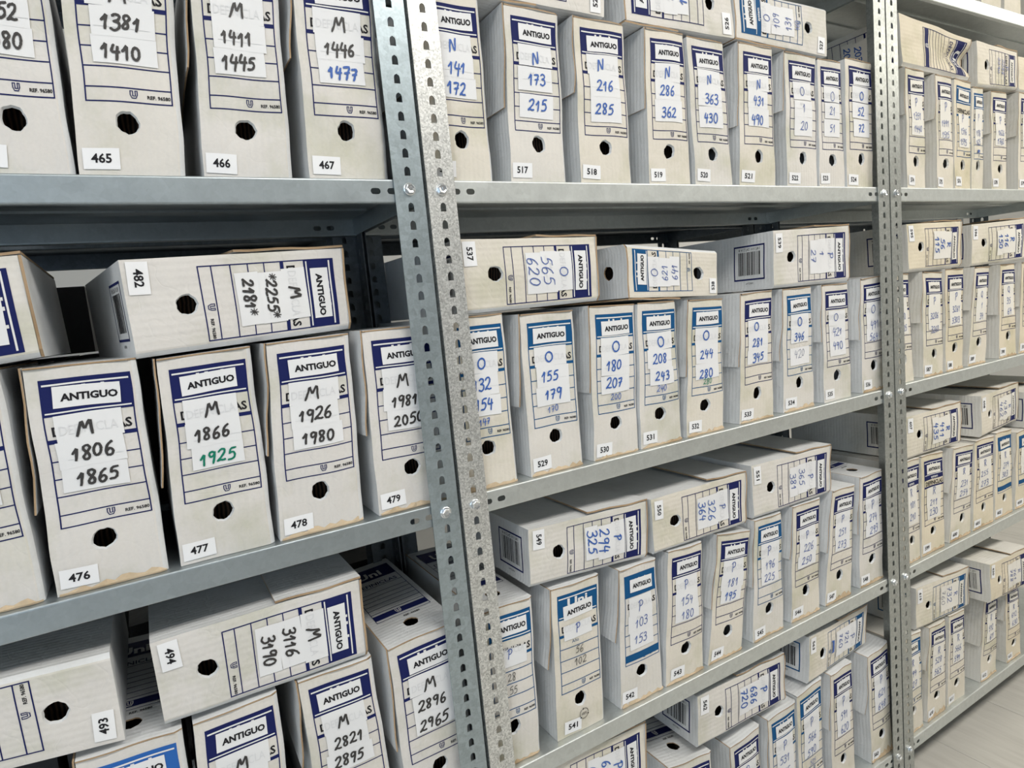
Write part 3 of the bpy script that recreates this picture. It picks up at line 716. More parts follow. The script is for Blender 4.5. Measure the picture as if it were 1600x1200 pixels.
    # ---- bottom panel barcode (lying boxes show it on the left)
    if ori == 'R' and not opt.get('nobar'):
        def bfn(xm, ym, lift):      # xm: 0..108 across, ym: 0 at the front, growing back, in mm
            u = np.asarray(xm) / NW; w_ = np.asarray(ym) * .001 / D; q = Q(u, np.zeros(len(u))) - ev[None, :] * lift
            return np.c_[q[:, 0], yw(u, np.zeros(len(u))) * (1 - w_) + w_ * D, q[:, 1]]
        f = Flat(); c = 0
        for (a, b, c_, d) in ((20, 22, 88, 25), (20, 100, 88, 103), (20, 25, 23, 100), (85, 25, 88, 100)): f.rect(a, b, c_, d, 0)
        y = 34.0
        while y < 90: 
            bw = rnd.choice([.8, 1.2, 2.0, 2.8]); f.rect(33, y, 78, min(y + bw, 91), 1, 60); y += bw + rnd.choice([1.0, 1.6, 2.4])
        v, fc = text_geo('8 412742 001781'[:15], 0.0, 1)
        k = 5.2; b = len(f.v); f.v += [(25.5 + p[1] * k, 90 - p[0] * 55 / v[:, 0].max()) for p in v]; f.f += [tuple(b + i for i in q) for q in fc]; f.m += [1] * len(fc)
        v, fc = text_geo('96580', 0.0, 1); b = len(f.v); f.v += [(92 + p[1] * 4.0, 72 - p[0] * 20 / v[:, 0].max()) for p in v]; f.f += [tuple(b + i for i in q) for q in fc]; f.m += [1] * len(fc)
        f.build('barcode_print', bfn, .0004, [{'b': 'blue_print'}.get(opt.get('col'), 'navy_print'), 'black_print'], root)
    # ---- label printed on the lid
    if bid in TOPPED:
        def tfn(xm, ym, lift):
            u = np.asarray(xm) / NW; w_ = (np.asarray(ym) - 12) / 262
            w_ = np.clip(w_, 0, 1)
            q = lid_pt(u, w_, np.full(len(u), T + lift)); return q
        f = Flat(); label_frame(f, 1.0, 'T'); f.text('DEFINICLAS', 21, LY1 - .375 * 175, 10, 72, 0, .012)
        f.build('lid_print', tfn, .0005, 'navy_print', root)
        f = Flat(); f.text('Uni', 34, 220, 20, 44, 0, .03); f.build('lid_lettering', tfn, .0009, 'white_print', root)
        f = Flat(); logo(f, 52, LY1 - .925 * 175, 10.0); f.build('emblem', tfn, .0009, 'white_print', root)
        f = Flat(); f.text('REF. 96580', 52, 71.5, 4.0, 26, 0, .03); f.build('reference_print', tfn, .0005, 'black_print', root)
    # ---- label on the bottom-side panel (a box lying with its spine to the side)
    if opt.get('sidelabel'):
        def sfn(xm, ym, lift):
            u = np.asarray(xm) / NW; w_ = (NH - np.asarray(ym)) * .001 / D; q = Q(u, np.zeros(len(u))) - ev[None, :] * lift
            return np.c_[q[:, 0], yw(u, np.zeros(len(u))) * (1 - w_) + w_ * D, q[:, 1]]
        spine_label(root, sfn, opt['sidelabel'], None, {'tint': tint}, rnd, False)
    if opt.get('mark'):                                 # recycling mark
        cx, cy = opt['mark']; f = Flat()
        for k in range(3):
            a0 = k * 2 * PI / 3; n = 7; V = []
            for r in (8.6, 9.6): V += [(cx + r * math.cos(a0 + 1.7 * i / (n - 1)), cy + r * math.sin(a0 + 1.7 * i / (n - 1))) for i in range(n)]
            f.poly(V, [(i, i + 1, n + i + 1, n + i) for i in range(n - 1)]); e = a0 + 1.7
            f.poly([(cx + 7 * math.cos(e), cy + 7 * math.sin(e)), (cx + 11.2 * math.cos(e), cy + 11.2 * math.sin(e)), (cx + 9.2 * math.cos(e + .35), cy + 9.2 * math.sin(e + .35))], [(0, 1, 2)])
        f.text('100%', cx, cy - 2.5, 5.0, 11.0, 0, .01, True)
        f.build('recycling_mark', fn, .0016, 'black_print', root)
    return root
DATA = [
 (464,'l','A','S',-0.4415,0.012,0.0145,0.0,0.03,[-0.0472,0.0005,0.0469,0.0005,0.05,0.2785,-0.036,0.2785]),
 (465,'l','A','S',-0.3369,0.012,0.0145,0.0,0.0035,[-0.0542,0.0005,0.0545,0.0005,0.0748,0.2785,-0.0375,0.2785]),
 (466,'l','A','S',-0.2084,0.012,0.0145,0.0,0.0197,[-0.0532,0.0005,0.0532,0.0005,0.0678,0.2785,-0.034,0.2785]),
 (467,'l','A','S',-0.0779,0.012,0.0145,0.0,0.019,[-0.0555,0.0005,0.0555,0.0005,0.0637,0.2785,-0.0437,0.2785]),
 (475,'l','B','S',-0.5437,0.012,-0.4605,0.0,0.03,[-0.0496,0.0005,0.0496,0.0005,0.0461,0.267,-0.0483,0.2584]),
 (476,'l','B','S',-0.4254,0.012,-0.4605,0.0,0.0116,[-0.0572,0.0005,0.0572,0.0005,0.059,0.2626,-0.0504,0.2634]),
 (477,'l','B','S',-0.2979,0.012,-0.4605,0.0,0.0135,[-0.0568,0.0005,0.0568,0.0005,0.0606,0.2618,-0.0474,0.2578]),
 (478,'l','B','S',-0.1764,0.012,-0.4605,0.0,0.0064,[-0.0584,0.0005,0.0584,0.0005,0.0694,0.2651,-0.0416,0.2625]),
 (479,'l','B','S',-0.0344,0.012,-0.4605,0.0,0.0174,[-0.0621,0.0005,0.0529,0.0005,0.0529,0.2659,-0.0551,0.266]),
 (482,'l','B','R',-0.2448,0.028,-0.1974,0.1571,0.03,[-0.1237,0.1164,-0.121,0.0,0.1523,0.0099,0.1547,0.1252]),
 (481,'l','B','R',-0.5557,0.012,-0.2076,0.0,0.03,[-0.1671,0.1235,-0.1622,0.0,0.0987,0.0238,0.0945,0.1369]),
 (496,'l','C','S',-0.4407,0.012,-0.9355,0.0,0.03,[-0.0576,0.0005,0.0562,0.0005,0.0577,0.2663,-0.0549,0.2735]),
 (497,'l','C','S',-0.3264,0.012,-0.9355,0.0,0.0035,[-0.0546,0.0005,0.0559,0.0005,0.0596,0.2685,-0.0442,0.2665]),
 (498,'l','C','S',-0.1798,0.012,-0.9355,0.0,0.0281,[-0.0539,0.0005,0.0539,0.0005,0.0464,0.27,-0.059,0.2713]),
 (499,'l','C','S',-0.0478,0.012,-0.9355,0.0,0.0192,[-0.0588,0.0005,0.0588,0.0005,0.0535,0.28,-0.0617,0.2718]),
 (493,'l','C','L',-0.5527,0.012,-0.6546,0.0,0.03,[0.1093,0.0,0.109,0.1118,-0.1525,0.127,-0.1506,0.0331]),
 (494,'l','C','R',-0.2861,0.012,-0.6595,0.0,0.03,[-0.1157,0.1137,-0.114,0.0036,0.1442,0.0,0.1475,0.1157]),
 (516,'m','A','S',0.0972,0.012,0.0145,0.0,0.03,[-0.0505,0.0005,0.0505,0.0005,0.0542,0.2673,-0.0431,0.2675]),
 (517,'m','A','S',0.2336,0.012,0.0145,0.0,0.0317,[-0.0542,0.0005,0.0542,0.0005,0.0646,0.2646,-0.0384,0.267]),
 (518,'m','A','S',0.3725,0.012,0.0145,0.0,0.0276,[-0.0571,0.0005,0.0571,0.0005,0.0636,0.2653,-0.0455,0.2659]),
 (519,'m','A','S',0.5214,0.012,0.0145,0.0,0.0374,[-0.0545,0.0005,0.0545,0.0005,0.0574,0.2675,-0.0396,0.2668]),
 (520,'m','A','S',0.6364,0.012,0.0145,0.0,0.0035,[-0.0525,0.0005,0.0525,0.0005,0.0462,0.2634,-0.0541,0.2658]),
 (521,'m','A','S',0.7626,0.012,0.0145,0.0,0.0178,[-0.056,0.0005,0.056,0.0005,0.0624,0.2694,-0.0382,0.2714]),
 (522,'m','A','S',0.9053,0.012,0.0145,0.0,0.0339,[-0.0528,0.0005,0.052,0.0005,0.0613,0.2667,-0.0442,0.2687]),
 (523,'m','A','S',1.0086,0.012,0.0145,0.0,0.0035,[-0.0479,0.0005,0.0485,0.0005,0.0466,0.266,-0.0386,0.2666]),
 (524,'m','A','S',1.1133,0.012,0.0145,0.0,0.0035,[-0.0526,0.0005,0.0529,0.0005,0.0596,0.2761,-0.0469,0.2778]),
 (525,'m','A','L',0.2634,0.012,0.2898,0.0,0.03,[0.1288,0.0,0.1366,0.1137,-0.1244,0.1028,-0.1334,0.0022]),
 (526,'m','A','L',0.57,0.012,0.291,0.0,0.03,[0.1411,0.0019,0.135,0.1197,-0.124,0.1108,-0.131,0.0]),
 (527,'m','A','L',0.8557,0.012,0.2905,0.0,0.03,[0.1467,0.0,0.1497,0.0977,-0.137,0.0971,-0.1373,0.0056]),
 (528,'m','B','S',0.0902,0.012,-0.4605,0.0,0.03,[-0.05,0.0005,0.05,0.0005,0.0519,0.2715,-0.0432,0.2712]),
 (529,'m','B','S',0.2185,0.012,-0.4605,0.0,0.0244,[-0.0539,0.0005,0.0539,0.0005,0.0597,0.2647,-0.0481,0.2659]),
 (530,'m','B','S',0.3477,0.012,-0.4605,0.0,0.0224,[-0.0528,0.0005,0.0521,0.0005,0.0677,0.2639,-0.0362,0.2679]),
 (531,'m','B','S',0.4559,0.012,-0.4605,0.0,0.0035,[-0.0527,0.0005,0.0534,0.0005,0.0591,0.2618,-0.037,0.2647]),
 (532,'m','B','S',0.5716,0.012,-0.4605,0.0,0.0089,[-0.0535,0.0005,0.0535,0.0005,0.0714,0.256,-0.0259,0.2602]),
 (533,'m','B','S',0.7224,0.012,-0.4605,0.0,0.0434,[-0.0539,0.0005,0.0539,0.0005,0.0675,0.2624,-0.0301,0.2609]),
 (534,'m','B','S',0.8613,0.012,-0.4605,0.0,0.0303,[-0.0547,0.0005,0.0547,0.0005,0.06,0.2611,-0.039,0.2614]),
 (535,'m','B','S',1.0004,0.012,-0.4605,0.0,0.0305,[-0.0538,0.0005,0.0538,0.0005,0.0537,0.2608,-0.0468,0.261]),
 (536,'m','B','S',1.1441,0.012,-0.4605,0.0,0.0383,[-0.0516,0.0005,0.0479,0.0005,0.0479,0.2695,-0.0443,0.2658]),
 (537,'m','B','R',0.1958,0.012,-0.1833,0.0,0.03,[-0.1216,0.1134,-0.1227,0.0,0.1353,0.0011,0.1383,0.1098]),
 (538,'m','B','L',0.5116,0.012,-0.1945,0.0,0.03,[0.1124,0.0,0.1171,0.0855,-0.1075,0.106,-0.1096,0.0119]),
 (539,'m','B','R',0.9215,0.012,-0.1937,0.0,0.03,[-0.1227,0.1191,-0.1286,0.0006,0.1314,0.0,0.1352,0.1242]),
 (540,'m','C','S',0.0844,0.012,-0.9355,0.0,0.03,[-0.0485,0.0005,0.0485,0.0005,0.0603,0.2729,-0.0364,0.2761]),
 (541,'m','C','S',0.22,0.012,-0.9355,0.0,0.0345,[-0.0526,0.0005,0.0526,0.0005,0.0662,0.2686,-0.0375,0.2712]),
 (542,'m','C','S',0.3638,0.012,-0.9355,0.0,0.0374,[-0.0538,0.0005,0.0536,0.0005,0.0574,0.2594,-0.0326,0.2613]),
 (543,'m','C','S',0.4743,0.012,-0.9355,0.0,0.0035,[-0.0534,0.0005,0.0536,0.0005,0.0707,0.2578,-0.0225,0.2627]),
 (544,'m','C','S',0.5884,0.012,-0.9355,0.0,0.0085,[-0.052,0.0005,0.052,0.0005,0.0987,0.2437,-0.0007,0.2604]),
 (545,'m','C','S',0.724,0.012,-0.9355,0.0,0.0096,[-0.0524,0.0005,0.0524,0.0005,0.0631,0.2582,-0.0274,0.2616]),
 (546,'m','C','S',0.8522,0.012,-0.9355,0.0,0.0229,[-0.0528,0.0005,0.0528,0.0005,0.0694,0.2588,-0.028,0.26]),
 (547,'m','C','S',0.9727,0.012,-0.9355,0.0,0.0153,[-0.0524,0.0005,0.0524,0.0005,0.0801,0.2604,-0.0082,0.2638]),
 (548,'m','C','S',1.1097,0.012,-0.9355,0.0,0.0209,[-0.0518,0.0005,0.0518,0.0005,0.0576,0.273,-0.036,0.2716]),
 (549,'m','C','R',0.267,0.012,-0.6648,0.0,0.03,[-0.1182,0.1187,-0.1241,0.0195,0.1281,0.0,0.1381,0.1061]),
 (550,'m','C','R',0.5368,0.012,-0.6704,0.0,0.03,[-0.12,0.1114,-0.1195,0.0043,0.1322,0.0,0.1378,0.108]),
 (551,'m','C','R',0.8196,0.012,-0.6711,0.0,0.03,[-0.1248,0.1179,-0.1228,0.0031,0.1329,0.0,0.1404,0.1096]),
 (555,'m','D','S',0.4633,0.012,-1.4105,0.0,0.03,[-0.0604,0.0005,0.0604,0.0005,0.0702,0.2862,-0.0496,0.3058]),
 (556,'m','D','S',0.6253,0.012,-1.4105,0.0,0.053,[-0.0473,0.0005,0.0473,0.0005,0.0566,0.2791,-0.0388,0.2699]),
 (557,'m','D','S',0.7503,0.012,-1.4105,0.0,0.0243,[-0.0472,0.0005,0.0468,0.0005,0.0528,0.2863,-0.044,0.2798]),
 (558,'m','D','S',0.8485,0.012,-1.4105,0.0,0.0035,[-0.048,0.0005,0.0484,0.0005,0.0504,0.3056,-0.042,0.2941]),
 (559,'m','D','S',0.9698,0.012,-1.4105,0.0,0.0247,[-0.0482,0.0005,0.0482,0.0005,0.0468,0.3005,-0.0395,0.2983]),
 (560,'m','D','S',1.132,0.012,-1.4105,0.0,0.0644,[-0.0496,0.0005,0.0496,0.0005,0.0395,0.2968,-0.0499,0.2855]),
 (561,'m','D','R',0.2257,0.012,-1.1003,0.0,0.03,[-0.1126,0.1291,-0.1184,0.0213,0.1285,0.0,0.1358,0.1158]),
 (562,'m','D','R',0.6238,0.012,-1.1058,0.0,0.03,[-0.1219,0.1171,-0.1281,0.0071,0.1393,0.0,0.142,0.1084]),
 (563,'m','D','R',0.9776,0.0204,-1.1077,0.1047,0.03,[-0.124,0.1209,-0.1344,0.0112,0.1259,0.0,0.1433,0.0995]),
 (615,'r','E','S',1.7328,0.012,0.4895,0.0,0.03,[-0.057,0.0005,0.057,0.0005,0.0621,0.2785,-0.0546,0.2785]),
 (616,'r','E','S',1.8541,0.012,0.4895,0.0,0.0097,[-0.0505,0.0005,0.0505,0.0005,0.0512,0.2785,-0.0495,0.2785]),
 (574,'r','A','S',1.3464,0.012,0.0145,0.0,0.03,[-0.0428,0.0005,0.0428,0.0005,0.047,0.2784,-0.0414,0.2802]),
 (575,'r','A','S',1.4849,0.012,0.0145,0.0,0.0482,[-0.0427,0.0005,0.0415,0.0005,0.0391,0.2756,-0.0434,0.2773]),
 (576,'r','A','S',1.5706,0.012,0.0145,0.0,0.0035,[-0.0408,0.0005,0.0411,0.0005,0.0483,0.2709,-0.04,0.2755]),
 (577,'r','A','S',1.6464,0.012,0.0145,0.0,0.0035,[-0.0311,0.0005,0.032,0.0005,0.0386,0.2631,-0.0239,0.262]),
 (578,'r','A','S',1.7706,0.012,0.0145,0.0,0.0417,[-0.0453,0.0005,0.0453,0.0005,0.0473,0.2611,-0.0439,0.2592]),
 (579,'r','A','S',1.9357,0.012,0.0145,0.0,0.0655,[-0.0544,0.0005,0.0544,0.0005,0.0486,0.2663,-0.0486,0.2692]),
 (580,'r','A','R',1.4414,0.012,0.2944,0.0,0.03,[-0.1585,0.1232,-0.1431,0.0065,0.1655,0.0,0.1739,0.1014]),
 (581,'r','A','R',1.7581,0.012,0.2832,0.0,0.03,[-0.1082,0.1153,-0.1053,0.0,0.1145,0.0076,0.1149,0.1087]),
 (582,'r','A','R',1.9871,0.012,0.2834,0.0,0.03,[-0.1011,0.0997,-0.1,0.0063,0.1079,0.0,0.1069,0.0982]),
 (586,'r','B','S',1.2769,0.012,-0.4605,0.0,0.03,[-0.0419,0.0005,0.0419,0.0005,0.024,0.2671,-0.0579,0.2699]),
 (587,'r','B','S',1.4108,0.012,-0.4605,0.0,0.0421,[-0.0499,0.0005,0.0499,0.0005,0.0518,0.2619,-0.0441,0.2673]),
 (588,'r','B','S',1.5151,0.012,-0.4605,0.0,0.0081,[-0.0462,0.0005,0.0462,0.0005,0.0579,0.2652,-0.0404,0.2679]),
 (589,'r','B','S',1.6366,0.012,-0.4605,0.0,0.0239,[-0.0514,0.0005,0.0514,0.0005,0.0767,0.2633,-0.0057,0.2656]),
 (590,'r','B','S',1.8153,0.012,-0.4605,0.0,0.058,[-0.0563,0.0005,0.0563,0.0005,0.0477,0.2635,-0.044,0.2647]),
 (591,'r','B','S',1.9469,0.012,-0.4605,0.0,0.0116,[-0.0637,0.0005,0.0637,0.0005,0.0653,0.2621,-0.0429,0.265]),
 (595,'r','B','R',1.4228,0.012,-0.1868,0.0,0.03,[-0.1241,0.1158,-0.118,0.0,0.1253,0.0002,0.1344,0.1182]),
 (596,'r','B','R',1.7791,0.0186,-0.1889,-0.0803,0.03,[-0.1298,0.1129,-0.13,0.0,0.1298,0.0044,0.1383,0.1216]),
 (598,'r','C','S',1.2928,0.012,-0.9355,0.0,0.03,[-0.0391,0.0005,0.038,0.0005,0.0416,0.2685,-0.0526,0.2699]),
 (599,'r','C','S',1.394,0.012,-0.9355,0.0,0.0035,[-0.0596,0.0005,0.0606,0.0005,0.0585,0.262,-0.0538,0.2684]),
 (600,'r','C','S',1.5326,0.012,-0.9355,0.0,0.0186,[-0.0594,0.0005,0.0594,0.0005,0.082,0.2503,-0.0285,0.2583]),
 (601,'r','C','S',1.663,0.012,-0.9355,0.0,0.0046,[-0.063,0.0005,0.063,0.0005,0.0693,0.2523,-0.0439,0.2563]),
 (602,'r','C','S',1.7865,0.012,-0.9355,0.0,0.0037,[-0.0568,0.0005,0.0568,0.0005,0.0513,0.2533,-0.0469,0.2569]),
 (603,'r','C','S',1.9199,0.012,-0.9355,0.0,0.0144,[-0.0622,0.0005,0.0622,0.0005,0.0616,0.2373,-0.0491,0.2348]),
 (607,'r','C','R',1.4025,0.012,-0.6656,0.0,0.03,[-0.1269,0.1161,-0.1295,0.006,0.1337,0.0,0.1386,0.1116]),
 (608,'r','C','R',1.7768,0.0175,-0.6707,0.0716,0.03,[-0.128,0.118,-0.1278,0.0,0.1322,0.0012,0.1391,0.1162]),
 (604,'r','C','R',2.0478,-0.002,-0.6947,0.0,0.03,[-0.1195,0.1107,-0.1183,0.0,0.1224,0.0116,0.1266,0.1176]),
 (609,'r','D','S',1.2783,0.012,-1.4105,0.0,0.03,[-0.0495,0.0005,0.0495,0.0005,0.0468,0.2733,-0.0574,0.2751]),
 (610,'r','D','S',1.395,0.012,-1.4105,0.0,0.0143,[-0.0528,0.0005,0.0506,0.0005,0.058,0.2582,-0.0298,0.2633]),
 (611,'r','D','S',1.4987,0.012,-1.4105,0.0,0.0035,[-0.0496,0.0005,0.0518,0.0005,0.0554,0.2558,-0.0328,0.2625]),
 (612,'r','D','S',1.6855,0.012,-1.4105,0.0,0.0845,[-0.0505,0.0005,0.0505,0.0005,0.0617,0.2465,-0.0195,0.2559]),
 (613,'r','D','S',1.8472,0.012,-1.4105,0.0,0.0475,[-0.051,0.0005,0.051,0.0005,0.0348,0.2336,-0.0524,0.2409]),
 (619,'r','D','R',1.4317,0.012,-1.1495,0.0,0.03,[-0.1276,0.1352,-0.13,0.0201,0.1326,0.0,0.1397,0.1151]),
 (620,'r','D','R',1.7202,-0.0259,-1.1649,0.0541,0.03,[-0.127,0.1463,-0.1211,0.0301,0.1378,0.0,0.1379,0.1192]),
]
# ------------------------------------------------------------------ what is written on each box
def R3(*t, ink='b', pw=2.7): return [(s, ink, pw) for s in t]
K = lambda *t: R3(*t, ink='k', pw=2.9)
Bk = lambda *t: R3(*t, ink='b', pw=2.7)
P_ = lambda *t: R3(*t, ink='p', pw=1.7)
RK = {'l': 'left unit', 'm': 'middle unit', 'r': 'right unit'}
SH = {'E': 'topmost shelf', 'A': 'upper shelf', 'B': 'second shelf', 'C': 'third shelf', 'D': 'bottom shelf'}
